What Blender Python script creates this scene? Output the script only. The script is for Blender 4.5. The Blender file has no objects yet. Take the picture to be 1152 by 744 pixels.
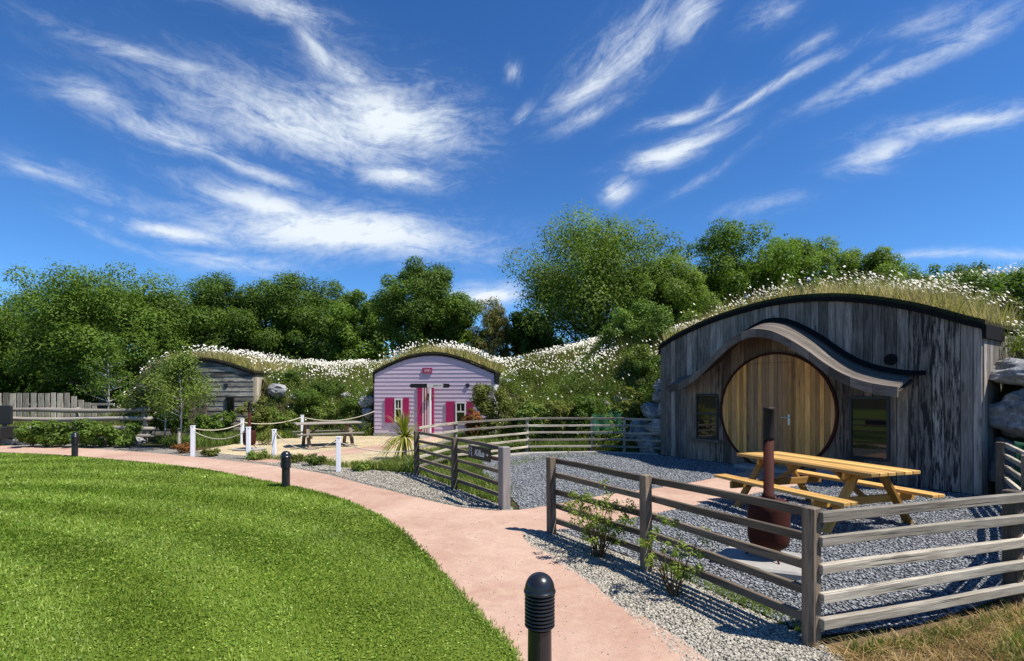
import bpy, bmesh, math, random
import numpy as np
from mathutils import Vector, Matrix, noise as mnoise
R = np.random.RandomState(7)
random.seed(7)
sc = bpy.context.scene
col = sc.collection
rad = math.radians

# ------------------------------------------------------------------ camera
cd = bpy.data.cameras.new("camera"); cam = bpy.data.objects.new("camera", cd); col.objects.link(cam)
cam.location = (0, 0, 1.65); cam.rotation_euler = (rad(90), 0, 0)
cd.sensor_width = 36; cd.sensor_fit = 'HORIZONTAL'; cd.lens = 575/1152*36; cd.shift_y = 70/1152
cd.clip_start = 0.05; cd.clip_end = 8000
sc.camera = cam
sc.view_settings.view_transform = 'Standard'; sc.view_settings.look = 'None'
sc.view_settings.gamma = 1; sc.view_settings.exposure = 0.62
sc.view_settings.use_curve_mapping = False
sc.cycles.max_bounces = 6; sc.cycles.transparent_max_bounces = 6
sc.cycles.diffuse_bounces = 3; sc.cycles.glossy_bounces = 3; sc.cycles.transmission_bounces = 4
sc.cycles.caustics_reflective = False; sc.cycles.caustics_refractive = False

# ------------------------------------------------------------------ sun and sky
SE = rad(59.0); SA = math.atan2(.92, -.38)       # elevation, clockwise from +Y
sd = Vector((math.sin(SA)*math.cos(SE), math.cos(SA)*math.cos(SE), math.sin(SE)))
sl = bpy.data.lights.new("sun", 'SUN'); sl.energy = 5.0; sl.angle = rad(0.53); sl.color = (1, .95, .87)
so = bpy.data.objects.new("sun", sl); col.objects.link(so); so.location = (20, -10, 40)
so.rotation_euler = (-sd).to_track_quat('-Z', 'Y').to_euler()

W = bpy.data.worlds.new("World"); sc.world = W; W.use_nodes = True
nt = W.node_tree; N = nt.nodes; Lk = nt.links; N.clear()
def nd(t, **k):
    n = N.new(t)
    for a, b in k.items(): setattr(n, a, b)
    return n
def mth(op, a, b=None, c=None, clamp=False):
    n = N.new('ShaderNodeMath'); n.operation = op; n.use_clamp = clamp
    for i, v in enumerate((a, b, c)):
        if v is None: continue
        if isinstance(v, (int, float)): n.inputs[i].default_value = v
        else: Lk.new(v, n.inputs[i])
    return n.outputs[0]
out = nd('ShaderNodeOutputWorld'); bg = nd('ShaderNodeBackground'); bg.inputs[1].default_value = 0.10
sky = nd('ShaderNodeTexSky', sky_type='NISHITA', sun_disc=False, sun_elevation=SE, sun_rotation=SA,
         altitude=300, air_density=0.9, dust_density=0.15, ozone_density=3.5)
tint = nd('ShaderNodeMix', data_type='RGBA', blend_type='MULTIPLY'); tint.inputs[0].default_value = 1
Lk.new(sky.outputs[0], tint.inputs[6]); tint.inputs[7].default_value = (.27, .61, .97, 1)
tc = nd('ShaderNodeTexCoord'); TC = tc; sp = nd('ShaderNodeSeparateXYZ'); Lk.new(tc.outputs['Generated'], sp.inputs[0])
az = mth('ARCTAN2', sp.outputs[0], sp.outputs[1]); el = mth('ARCSINE', sp.outputs[2])
hz = nd('ShaderNodeMix', data_type='RGBA'); Lk.new(mth('EXPONENT', mth('MULTIPLY', mth('MAXIMUM', el, 0.), -3.0)), hz.inputs[0])
hz.inputs[6].default_value = (.25, .60, .98, 1); hz.inputs[7].default_value = (.58, .90, 1.16, 1); Lk.new(hz.outputs[2], tint.inputs[7])
cv = nd('ShaderNodeCombineXYZ'); Lk.new(az, cv.inputs[0]); Lk.new(el, cv.inputs[1])
wn = nd('ShaderNodeTexNoise'); wn.inputs['Scale'].default_value = 2.6; wn.inputs['Detail'].default_value = 4; wn.inputs['Roughness'].default_value = .45
Lk.new(cv.outputs[0], wn.inputs['Vector'])
ws = nd('ShaderNodeVectorMath', operation='SUBTRACT'); Lk.new(wn.outputs['Color'], ws.inputs[0]); ws.inputs[1].default_value = (.5, .5, .5)
wm = nd('ShaderNodeVectorMath', operation='SCALE'); Lk.new(ws.outputs[0], wm.inputs[0]); wm.inputs['Scale'].default_value = .10
wa = nd('ShaderNodeVectorMath', operation='ADD'); Lk.new(cv.outputs[0], wa.inputs[0]); Lk.new(wm.outputs[0], wa.inputs[1])
# high cirrus: each wisp = (azimuth deg, elevation deg, half length, half width, slope deg, strength, streak)
WISPS = [(-34.6, 27.7, 7.1, 0.61, 0, 0.6, 1),
         (-39.3, 24.2, 2.9, 0.92, 4, 0.65, 1),
         (-33.2, 23.0, 5.3, 1.18, -5, 0.8, 1),
         (-22.3, 25.2, 10.7, 2.65, -5, 0.9, 1),
         (-13.3, 27.1, 7.9, 3.27, -3, 1.05, 1),
         (-21.5, 31.4, 3.1, 1.2, -43, 0.75, 1),
         (-17.9, 29.9, 4.9, 1.96, -18, 0.7, 1),
         (-12.4, 21.9, 4.2, 1.1, -3, 0.95, 1),
         (-7.0, 25.6, 3.2, 1.22, 46, 0.6, 1),
         (-26.4, 21.0, 6.0, 0.66, -16, 0.65, 1),
         (-24.8, 18.1, 6.4, 1.18, -11, 1.0, 1),
         (-17.9, 16.3, 11.7, 1.93, 0, 1.15, 1),
         (-33.2, 15.0, 4.8, 0.79, 0, 0.95, 1),
         (-28.0, 13.1, 5.4, 1.0, 1, 0.65, 1),
         (-41.9, 17.7, 4.5, 0.7, -4, 0.55, 1),
         (-38.4, 17.2, 5.3, 1.04, -11, 0.4, 1),
         (-36.5, 13.1, 4.4, 0.47, -15, 0.4, 1),
         (-25.6, 34.0, 5.6, 1.13, 3, 0.8, 1),
         (12.2, 33.3, 5.8, 2.17, 35, 0.75, 1),
         (18.6, 35.1, 2.6, 1.51, 23, 0.75, 1),
         (8.8, 30.8, 4.4, 1.13, 24, 0.8, 1),
         (8.3, 28.2, 3.7, 0.73, 17, 0.65, 1),
         (1.4, 28.5, 1.6, 0.69, 37, 0.5, 1),
         (0.4, 32.5, 0.9, 0.89, 51, 0.55, 1),
         (18.2, 27.1, 3.9, 0.62, 8, 0.8, 1),
         (20.4, 27.8, 1.2, 0.7, 40, 0.55, 1),
         (17.3, 23.9, 4.3, 1.0, 13, 1.0, 1),
         (11.9, 20.9, 1.6, 0.98, 19, 0.95, 1),
         (25.5, 27.2, 8.2, 0.47, 15, 0.65, 1),
         (31.6, 26.2, 3.9, 0.46, 23, 0.55, 1),
         (38.3, 26.9, 7.3, 0.68, 11, 0.65, 1),
         (41.8, 28.1, 4.0, 0.89, 7, 0.5, 1),
         (41.2, 21.9, 5.0, 0.79, -3, 0.8, 1),
         (35.4, 20.7, 2.8, 0.9, 9, 0.75, 1),
         (33.7, 19.7, 2.1, 0.59, -7, 0.55, 1),
         (26.3, 17.9, 3.2, 0.74, 0, 0.45, 1),
         (29.8, 30.0, 2.0, 0.6, 20, 0.5, 1),
         (26.3, 33.3, 2.3, 0.93, 3, 0.5, 1),
         (21.3, 21.4, 4.0, 0.43, 22, 0.4, 1),
         (39.5, 29.8, 3.3, 0.86, 0, 0.4, 1),
         (-3.1, 11.2, 4.0, 1.05, 1, 1.1, 1),
         (40.1, 11.3, 4.1, 0.44, -3, 0.55, 1),
         (43.9, 10.8, 2.1, 0.41, -10, 0.65, 1),
         (-2.6, 14.8, 1.5, 0.37, 1, 0.4, 1)]
fields = {}
def streaks(slope):                       # one striated noise field per wind direction
    if slope in fields: return fields[slope]
    t = rad(slope); ca, sa = math.cos(t), math.sin(t)
    a = nd('ShaderNodeVectorMath', operation='DOT_PRODUCT'); Lk.new(wa.outputs[0], a.inputs[0]); a.inputs[1].default_value = (ca*7, sa*7, 0)
    b = nd('ShaderNodeVectorMath', operation='DOT_PRODUCT'); Lk.new(wa.outputs[0], b.inputs[0]); b.inputs[1].default_value = (-sa*27, ca*27, 0)
    cb = nd('ShaderNodeCombineXYZ'); Lk.new(a.outputs['Value'], cb.inputs[0]); Lk.new(b.outputs['Value'], cb.inputs[1]); cb.inputs[2].default_value = slope*.37
    no = nd('ShaderNodeTexNoise'); no.inputs['Scale'].default_value = 1.5; no.inputs['Detail'].default_value = 9; no.inputs['Roughness'].default_value = .68
    no.inputs['Distortion'].default_value = .8; Lk.new(cb.outputs[0], no.inputs['Vector'])
    cc = nd('ShaderNodeCombineXYZ'); Lk.new(a.outputs['Value'], cc.inputs[0]); Lk.new(mth('MULTIPLY', b.outputs['Value'], .35), cc.inputs[1]); cc.inputs[2].default_value = slope
    n2 = nd('ShaderNodeTexNoise'); n2.inputs['Scale'].default_value = 5.; n2.inputs['Detail'].default_value = 8; n2.inputs['Roughness'].default_value = .72; Lk.new(cc.outputs[0], n2.inputs['Vector'])
    fields[slope] = mth('ADD', mth('MULTIPLY', no.outputs[0], .66), mth('MULTIPLY', n2.outputs[0], .34)); return fields[slope]
groups = {}
for k, (a0, e0, hl, hw, sl_, st, sk) in enumerate(WISPS):
    t = rad(sl_); ca, sa = math.cos(t), math.sin(t)
    sub = nd('ShaderNodeVectorMath', operation='SUBTRACT'); Lk.new(wa.outputs[0], sub.inputs[0]); sub.inputs[1].default_value = (rad(a0), rad(e0), 0)
    d1 = nd('ShaderNodeVectorMath', operation='DOT_PRODUCT'); Lk.new(sub.outputs[0], d1.inputs[0]); d1.inputs[1].default_value = (ca/rad(hl), sa/rad(hl), 0)
    d2 = nd('ShaderNodeVectorMath', operation='DOT_PRODUCT'); Lk.new(sub.outputs[0], d2.inputs[0]); d2.inputs[1].default_value = (-sa/rad(hw), ca/rad(hw), 0)
    p, q = d1.outputs['Value'], d2.outputs['Value']
    r2 = mth('ADD', mth('MULTIPLY', p, p), mth('MULTIPLY', q, q))
    g = mth('MULTIPLY', mth('EXPONENT', mth('MULTIPLY', r2, -.70)), st)
    key = min((-60, -28, -12, 5, 22, 38, 60), key=lambda v: abs(v-sl_))
    groups[key] = g if key not in groups else mth('MAXIMUM', groups[key], g)
tot = None
for key, g in groups.items():
    f = streaks(key)
    s_ = mth('ADD', mth('MULTIPLY', mth('SUBTRACT', mth('ADD', f, mth('MULTIPLY', g, .26)), .52), 3.6, clamp=True), .10, clamp=True)
    v = mth('MULTIPLY', mth('MULTIPLY', g, 1.0), s_)
    tot = v if tot is None else mth('MAXIMUM', tot, v)
cl = mth('MULTIPLY', tot, 1.0, clamp=True)
mixc = nd('ShaderNodeMix', data_type='RGBA'); Lk.new(cl, mixc.inputs[0]); Lk.new(tint.outputs[2], mixc.inputs[6]); mixc.inputs[7].default_value = (5.6, 6.1, 6.6, 1)
Lk.new(mixc.outputs[2], bg.inputs[0]); Lk.new(bg.outputs[0], out.inputs[0])

# ------------------------------------------------------------------ helpers
def tag(o, label=None, cat=None, group=None, kind=None):
    if label: o['label'] = label
    if cat: o['category'] = cat
    if group: o['group'] = group
    if kind: o['kind'] = kind
    return o
def thing(name, label, cat, loc=(0, 0, 0), group=None):
    o = bpy.data.objects.new(name, None); col.objects.link(o); o.location = loc; o.empty_display_size = .1
    return tag(o, label, cat, group)
def copy_tree(o, parent=None):
    c = o.copy(); col.objects.link(c); c.parent = parent
    for ch in list(o.children): copy_tree(ch, c)
    return c
def world_origin(p):
    v = np.zeros(3)
    while p is not None: v += np.array(p.location); p = p.parent
    return v
def npmesh(name, V, F, mat, parent=None, attrs=None, smooth=False, bevel=0, origin=None):
    """V (n,3) world coordinates, F (m,k) array or list of tuples"""
    V = np.asarray(V, dtype=np.float64)
    o0 = world_origin(parent) if origin is None else np.array(origin, float)
    me = bpy.data.meshes.new(name)
    if isinstance(F, np.ndarray):
        m, k = F.shape
        me.vertices.add(len(V)); me.vertices.foreach_set('co', (V-o0).astype(np.float32).ravel())
        me.loops.add(m*k); me.loops.foreach_set('vertex_index', F.astype(np.int32).ravel())
        me.polygons.add(m); me.polygons.foreach_set('loop_start', np.arange(0, m*k, k, dtype=np.int32))
        me.update(calc_edges=True)
    else:
        me.from_pydata([tuple(v) for v in (V-o0)], [], F); me.update()
    if smooth: me.polygons.foreach_set('use_smooth', np.ones(len(me.polygons), bool))
    for an, av in (attrs or {}).items():
        av = np.asarray(av, dtype=np.float32)
        if av.ndim == 1:
            a = me.attributes.new(an, 'FLOAT', 'POINT'); a.data.foreach_set('value', av)
        else:
            a = me.attributes.new(an, 'FLOAT_VECTOR', 'POINT'); a.data.foreach_set('vector', av.ravel())
    me.materials.append(mat)
    ob = bpy.data.objects.new(name, me); col.objects.link(ob)
    if parent is not None: ob.parent = parent
    elif origin is not None: ob.location = origin
    if bevel:
        b = ob.modifiers.new('bevel', 'BEVEL'); b.width = bevel; b.segments = 1; b.limit_method = 'ANGLE'
    return ob

class MB:
    def __init__(s): s.v = []; s.f = []; s.loc = []; s.rnd = []; s.tone = []; s.dark = []
    def add(s, vs, fs, loc=None, rnd=None, tone=0., dark=0.):
        b = len(s.v); s.v += [tuple(map(float, v)) for v in vs]; s.f += [tuple(i+b for i in f) for f in fs]
        off = R.rand(3)*20
        s.loc += [tuple(np.array(l)+off) for l in (loc if loc is not None else vs)]
        r = R.rand() if rnd is None else rnd
        n = len(vs); s.rnd += [r]*n; s.tone += [tone]*n; s.dark += [dark]*n
    def box(s, c, X, Y, Z, hx, hy, hz, **k):
        """oriented box: grain runs along X"""
        c = np.array(c, float); X, Y, Z = [np.array(a, float)/np.linalg.norm(a) for a in (X, Y, Z)]
        vs = []; lo = []
        for a in (-1, 1):
            for b in (-1, 1):
                for d in (-1, 1):
                    vs.append(c+X*hx*a+Y*hy*b+Z*hz*d); lo.append((hx*a, hy*b, hz*d))
        s.add(vs, [(0, 1, 3, 2), (4, 6, 7, 5), (0, 4, 5, 1), (2, 3, 7, 6), (0, 2, 6, 4), (1, 5, 7, 3)], lo, **k)
    def beam(s, p, q, w, h, up=(0, 0, 1), **k):
        p = np.array(p, float); q = np.array(q, float); X = q-p; L = np.linalg.norm(X); X /= L
        Y = np.cross(up, X); Y /= np.linalg.norm(Y); Z = np.cross(X, Y)
        s.box((p+q)/2, X, Y, Z, L/2, w/2, h/2, **k)
    def warped(s, p, q, w, h, amp=.007, n=7, up=(0, 0, 1), **k):
        p = np.array(p, float); q = np.array(q, float); X = q-p; X /= np.linalg.norm(X); L = np.linalg.norm(q-p)
        Y = np.cross(up, X); Y /= np.linalg.norm(Y); Z = np.cross(X, Y); vs = []; lo = []; ph = R.rand(4)*6
        for i in range(n):
            t = i/(n-1); c = p+(q-p)*t+Z*amp*math.sin(3.1*t+ph[0])+Y*amp*math.sin(4.3*t+ph[1])+Z*amp*.3*(R.rand()-.5); tw = .05*math.sin(2.5*t+ph[2]); hh = h*(1+.05*math.sin(6*t+ph[3])+.04*(R.rand()-.5))
            for a, b in ((-1, -1), (1, -1), (1, 1), (-1, 1)):
                vs.append(c+Y*(w/2*a)+Z*(hh/2*b)+Y*tw*hh/2*b); lo.append((L*t, w/2*a, hh/2*b))
        fs = [(i*4+j, i*4+(j+1) % 4, (i+1)*4+(j+1) % 4, (i+1)*4+j) for i in range(n-1) for j in range(4)]+[(3, 2, 1, 0), tuple(n*4-4+j for j in range(4))]
        s.add(vs, fs, lo, **k)
    def prism(s, poly, O, U, Vv, Nn, t0, t1, **k):
        """polygon (u,v) in plane O+U*u+V*v extruded along Nn from t0 to t1; grain along v"""
        n = len(poly); O, U, Vv, Nn = [np.array(a, float) for a in (O, U, Vv, Nn)]
        vs = [O+U*a+Vv*b+Nn*t0 for a, b in poly]+[O+U*a+Vv*b+Nn*t1 for a, b in poly]
        lo = [(b, a, 0) for a, b in poly]+[(b, a, t1-t0) for a, b in poly]
        fs = [tuple(range(n))[::-1], tuple(range(n, 2*n))]+[(i, (i+1) % n, n+(i+1) % n, n+i) for i in range(n)]
        s.add(vs, fs, lo, **k)
    def tube(s, pts, rs, sides=8, caps=True, **k):
        pts = [np.array(p, float) for p in pts]; n = len(pts)
        if not hasattr(rs, '__len__'): rs = [rs]*n
        vs = []; lo = []; ref = np.array([.13, .97, .21]); acc = 0
        for i in range(n):
            t = pts[min(i+1, n-1)]-pts[max(i-1, 0)]; t /= (np.linalg.norm(t)+1e-9)
            a = np.cross(t, ref if abs(t@ref) < .95 else np.array([1., 0, 0])); a /= np.linalg.norm(a); b = np.cross(t, a)
            if i: acc += np.linalg.norm(pts[i]-pts[i-1])
            for j in range(sides):
                w = 2*math.pi*j/sides; vs.append(pts[i]+(a*math.cos(w)+b*math.sin(w))*rs[i]); lo.append((acc, rs[i]*math.cos(w), rs[i]*math.sin(w)))
        fs = [(i*sides+j, i*sides+(j+1) % sides, (i+1)*sides+(j+1) % sides, (i+1)*sides+j) for i in range(n-1) for j in range(sides)]
        if caps: fs += [tuple(range(sides))[::-1], tuple((n-1)*sides+j for j in range(sides))]
        s.add(vs, fs, lo, **k)
    def lathe(s, prof, c, sides=24, **k):
        c = np.array(c, float); vs = [c+np.array([r*math.cos(2*math.pi*j/sides), r*math.sin(2*math.pi*j/sides), z]) for r, z in prof for j in range(sides)]
        n = len(prof)
        fs = [(i*sides+j, i*sides+(j+1) % sides, (i+1)*sides+(j+1) % sides, (i+1)*sides+j) for i in range(n-1) for j in range(sides)]
        fs += [tuple(range(sides))[::-1], tuple((n-1)*sides+j for j in range(sides))]
        s.add(vs, fs, **k)
    def build(s, name, mat, parent=None, smooth=False, bevel=0, origin=None):
        ob = npmesh(name, s.v, s.f, mat, parent, dict(loc=np.array(s.loc), rnd=s.rnd, tone=s.tone, dark=s.dark), smooth, bevel, origin)
        bm = bmesh.new(); bm.from_mesh(ob.data); bmesh.ops.recalc_face_normals(bm, faces=bm.faces); bm.to_mesh(ob.data); bm.free()
        return ob

def catmull(P, n=8):
    P = np.array(P, float); Q = np.vstack([2*P[0]-P[1], P, 2*P[-1]-P[-2]]); o = []
    for i in range(1, len(Q)-2):
        for t in np.linspace(0, 1, n, endpoint=False):
            a, b, c, d = Q[i-1:i+3]
            o.append(.5*((2*b)+(-a+c)*t+(2*a-5*b+4*c-d)*t*t+(-a+3*b-3*c+d)*t**3))
    o.append(P[-1]); return np.array(o)

# ------------------------------------------------------------------ materials
class NT:
    def __init__(s, name, rough=.7, spec=.3):
        s.m = bpy.data.materials.new(name); s.m.use_nodes = True; s.t = s.m.node_tree; s.n = s.t.nodes
        s.b = s.n['Principled BSDF']; s.b.inputs['Roughness'].default_value = rough; s.b.inputs['Specular IOR Level'].default_value = spec
    def L(s, a, b): s.t.links.new(a, b)
    def noise(s, vec, scale, detail=4, rough=.55, dist=0):
        n = s.n.new('ShaderNodeTexNoise'); n.inputs['Scale'].default_value = scale; n.inputs['Detail'].default_value = detail
        n.inputs['Roughness'].default_value = rough; n.inputs['Distortion'].default_value = dist
        if vec is not None: s.L(vec, n.inputs['Vector'])
        return n.outputs[0]
    def voro(s, vec, scale, feat='F1'):
        n = s.n.new('ShaderNodeTexVoronoi'); n.inputs['Scale'].default_value = scale; n.feature = feat
        if vec is not None: s.L(vec, n.inputs['Vector'])
        return n
    def attr(s, name, o='Fac'):
        n = s.n.new('ShaderNodeAttribute'); n.attribute_name = name; return n.outputs[o]
    def coord(s, o='Object'):
        return s.n.new('ShaderNodeTexCoord').outputs[o]
    def geo(s, o='Position'):
        return s.n.new('ShaderNodeNewGeometry').outputs[o]
    def mapv(s, vec, scale):
        n = s.n.new('ShaderNodeMapping'); n.inputs['Scale'].default_value = scale; s.L(vec, n.inputs[0]); return n.outputs[0]
    def ramp(s, fac, stops):
        n = s.n.new('ShaderNodeValToRGB'); e = n.color_ramp.elements
        while len(e) < len(stops): e.new(.5)
        for i, (p, c) in enumerate(stops):
            e[i].position = p; e[i].color = (c, c, c, 1) if isinstance(c, (int, float)) else (*c, 1)
        s.L(fac, n.inputs[0]); return n.outputs[0]
    def mix(s, f, a, b, bt='MIX'):
        n = s.n.new('ShaderNodeMix'); n.data_type = 'RGBA'; n.blend_type = bt
        for i, v in ((0, f), (6, a), (7, b)):
            if isinstance(v, (int, float)): n.inputs[i].default_value = v
            elif isinstance(v, tuple): n.inputs[i].default_value = (*v, 1)
            else: s.L(v, n.inputs[i])
        return n.outputs[2]
    def math(s, op, a, b=None, clamp=False):
        n = s.n.new('ShaderNodeMath'); n.operation = op; n.use_clamp = clamp
        for i, v in enumerate((a, b)):
            if v is None: continue
            if isinstance(v, (int, float)): n.inputs[i].default_value = v
            else: s.L(v, n.inputs[i])
        return n.outputs[0]
    def color(s, c):
        if isinstance(c, tuple): s.b.inputs['Base Color'].default_value = (*c, 1)
        else: s.L(c, s.b.inputs['Base Color'])
    def bump(s, h, strength=.4, dist=.01):
        n = s.n.new('ShaderNodeBump'); n.inputs['Strength'].default_value = strength; n.inputs['Distance'].default_value = dist
        s.L(h, n.inputs['Height']); s.L(n.outputs[0], s.b.inputs['Normal'])

def wood(name, c1, c2, brown1=None, brown2=None, crack=.5, rough=.75, spec=.25, knots=True):
    m = NT(name, rough, spec); v = m.attr('loc', 'Vector')
    g = m.noise(m.mapv(v, (1.6, 26, 26)), 2.2, 6, .65, .6)
    g2 = m.noise(m.mapv(v, (.7, 5, 5)), 1.6, 4, .6, .3)
    r = m.attr('rnd')
    f = m.math('ADD', m.math('MULTIPLY', g, .6), m.math('MULTIPLY', g2, .5))
    base = m.mix(m.ramp(f, [(.35, 0.), (.72, 1.)]), c1, c2)
    if brown1:
        bb = m.mix(m.ramp(f, [(.35, 0.), (.72, 1.)]), brown1, brown2)
        base = m.mix(m.attr('tone'), base, bb)
    base = m.mix(1., base, m.ramp(r, [(0, .48), (1, 1.4)]), 'MULTIPLY')
    dn = m.noise(m.mapv(v, (.9, 9, 9)), 2.4, 8, .72, .25)
    dm = m.math('MULTIPLY', m.ramp(dn, [(.44, 0.), (.56, .95)]), m.attr('dark'), clamp=True)
    base = m.mix(dm, base, (.012, .012, .014))
    if knots:
        vo = m.voro(m.mapv(v, (1.3, 5.5, 5.5)), 1.0)
        k = m.ramp(vo.outputs['Distance'], [(.0, 1.), (.09, .8), (.14, 0.)])
        base = m.mix(m.math('MULTIPLY', k, .55), base, (.03, .025, .02))
    cr = m.ramp(m.noise(m.mapv(v, (1.2, 60, 60)), 1.3, 3, .5), [(.60, 0.), (.70, 1.)])
    base = m.mix(m.math('MULTIPLY', cr, crack), base, (.02, .018, .016))
    m.color(base); m.bump(m.math('SUBTRACT', g, m.math('MULTIPLY', cr, .6)), .45, .006)
    return m.m

M = {}
M['cladding'] = wood('weathered_cladding', (.088, .074, .060), (.41, .365, .315), (.12, .075, .042), (.31, .21, .13), .55)
M['fence_wood'] = wood('fence_wood', (.17, .14, .10), (.52, .47, .38), crack=.9)
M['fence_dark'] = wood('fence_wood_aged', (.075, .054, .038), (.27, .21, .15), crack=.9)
M['post_grey'] = wood('post_wood_grey', (.22, .20, .19), (.38, .35, .33), crack=.4)
M['shingle'] = wood('canopy_wood', (.065, .052, .042), (.20, .165, .135), crack=.4, knots=False)
M['yellow_wood'] = wood('fresh_pine', (.42, .21, .045), (.76, .47, .15), crack=.12, rough=.5, spec=.4)
M['orange_wood'] = wood('orange_pine', (.42, .20, .035), (.66, .36, .09), crack=.12, rough=.5)
M['cedar'] = wood('cedar_door', (.36, .15, .03), (.86, .44, .11), (.20, .11, .055), (.46, .28, .14), .2, rough=.55, spec=.4)
M['table_grey'] = wood('old_table_wood', (.20, .17, .13), (.42, .38, .32), crack=.5)
M['pale_wood'] = wood('pale_palisade', (.34, .28, .20), (.60, .53, .41), crack=.5)
def bark(name, a, b, sc_=6):
    m = NT(name, .9, .1); v = m.attr('loc', 'Vector')
    n = m.noise(m.mapv(v, (1, 5, 5)), sc_, 5, .65); m.color(m.mix(n, a, b)); m.bump(n, .6, .03); return m.m
M['bark'] = bark('bark', (.03, .025, .018), (.14, .12, .09)); M['bark_pale'] = bark('bark_pale', (.28, .26, .22), (.6, .58, .53))
M['stem'] = bark('stem', (.06, .04, .02), (.18, .12, .06))

def leaf(name, c1, c2, c3=None, trans=.3, rough=.6, spec=.22):
    m = NT(name, rough, spec); r = m.attr('rnd')
    st = [(0, c1), (.75, c2), (1, c3 or c2)]
    c = m.ramp(r, st)
    n = m.noise(m.geo(), .8, 3); c = m.mix(1., c, m.ramp(n, [(.3, .72), (.7, 1.25)]), 'MULTIPLY')
    m.color(c)
    tr = m.n.new('ShaderNodeBsdfTranslucent'); cc = m.mix(1., c, (1.25, 1.45, .55), 'MULTIPLY'); m.L(cc, tr.inputs[0])
    ms = m.n.new('ShaderNodeMixShader'); ms.inputs[0].default_value = trans
    m.L(m.b.outputs[0], ms.inputs[1]); m.L(tr.outputs[0], ms.inputs[2])
    m.L(ms.outputs[0], m.n['Material Output'].inputs[0])
    return m.m
M['leaf'] = leaf('leaf_green', (.065, .115, .014), (.165, .25, .036), (.22, .30, .05), .38)
M['leaf_dark'] = leaf('leaf_dark', (.045, .085, .012), (.125, .195, .03), (.17, .24, .038), .36)
M['leaf_ash'] = leaf('leaf_ash', (.085, .135, .022), (.20, .27, .048), (.26, .32, .07), .38)
M['leaf_light'] = leaf('leaf_light', (.08, .13, .02), (.15, .23, .035), (.2, .27, .04))
M['leaf_birch'] = leaf('leaf_birch', (.11, .12, .03), (.24, .22, .07), (.32, .24, .10))
M['leaf_shrub'] = leaf('leaf_shrub', (.075, .12, .018), (.19, .25, .045), (.30, .32, .08))
M['leaf_tip'] = leaf('leaf_tip', (.10, .15, .02), (.24, .30, .05), (.42, .16, .07))
M['leaf_dull'] = leaf('leaf_dull', (.04, .06, .018), (.11, .135, .045), (.17, .18, .07))
M['leaf_yellow'] = leaf('leaf_yellow', (.08, .10, .02), (.18, .19, .035), (.30, .27, .05))
M['leaf_red'] = leaf('leaf_red', (.09, .08, .02), (.28, .09, .03), (.4, .12, .05))
M['leaf_palm'] = leaf('leaf_palm', (.14, .16, .02), (.36, .35, .06), (.5, .45, .12))
M['blade_lawn'] = leaf('lawn_blades', (.085, .15, .014), (.19, .285, .03), (.34, .42, .09), .28, .5, .35)
M['blade_meadow'] = leaf('meadow_blades', (.09, .15, .018), (.28, .27, .075), (.58, .44, .24), .3, .7, .2)
M['blade_green'] = leaf('rough_grass', (.07, .12, .015), (.17, .22, .04), (.36, .34, .12), .3, .6, .3)
M['straw'] = leaf('straw_blades', (.20, .12, .045), (.42, .29, .13), (.6, .46, .24), .2, .8, .1)

def simple(name, c, rough=.5, spec=.5, metal=0, var=0, scale=8):
    m = NT(name, rough, spec); m.b.inputs['Metallic'].default_value = metal
    if var:
        n = m.noise(m.geo(), scale, 5, .6); m.color(m.mix(n, tuple(x*(1-var) for x in c), tuple(min(1, x*(1+var)) for x in c))); m.bump(n, .12, .01)
    else: m.color(c)
    return m.m
M['black_felt'] = simple('black_roof_felt', (.008, .008, .009), .8, .12, 0, .4, 30)
M['black_metal'] = simple('black_powder_coat', (.012, .013, .016), .28, .5, 0, .25, 25)
M['dark_frame'] = simple('dark_window_frame', (.018, .017, .018), .45, .4)
M['glass'] = simple('dark_window_glass', (.008, .009, .010), .03, .7)
M['white_paint'] = simple('white_paint', (.74, .75, .78), .55, .3, 0, .10, 12)
M['cream_paint'] = simple('cream_paint', (.62, .60, .54), .55, .3, 0, .1, 12)
M['rope'] = simple('pale_rope', (.52, .46, .36), .9, .1, 0, .2, 60)
M['rust'] = simple('rusty_steel', (.045, .010, .006), .8, .2, 0, .5, 14)
M['dark_pipe'] = simple('dark_flue_steel', (.018, .011, .009), .6, .3, 0, .4, 20)
M['steel'] = simple('brushed_steel', (.5, .5, .5), .3, .5, 1)
M['concrete'] = simple('concrete', (.30, .285, .26), .95, .15, 0, .45, 9)
M['magenta'] = simple('magenta_paint', (.36, .008, .085), .5, .4, 0, .12, 6)
M['sign_black'] = simple('black_sign_paint', (.010, .009, .010), .5, .3)
M['sign_white'] = simple('white_lettering', (.75, .74, .72), .6, .2)
M['slate_grey'] = simple('grey_sheet', (.20, .22, .25), .6, .3, 0, .15, 4)
M['green_sheet'] = simple('green_mesh_sheet', (.005, .05, .024), .7, .1, 0, .45, 22)
M['yellow_center'] = simple('daisy_center', (.6, .38, .02), .7, .1)
mm = NT('daisy_petals', .7, .2); mm.color((.70, .69, .64)); M['daisy'] = mm.m

# lilac lap boards
mm = NT('lilac_paint', .6, .3); v = mm.attr('loc', 'Vector')
n1 = mm.noise(mm.mapv(v, (.8, 14, 14)), 3, 5, .6); r = mm.attr('rnd')
c = mm.mix(n1, (.48, .375, .455), (.59, .475, .55)); c = mm.mix(1., c, mm.ramp(r, [(0, .9), (1, 1.08)]), 'MULTIPLY')
mm.color(c); mm.bump(n1, .15, .004); M['lilac'] = mm.m

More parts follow.
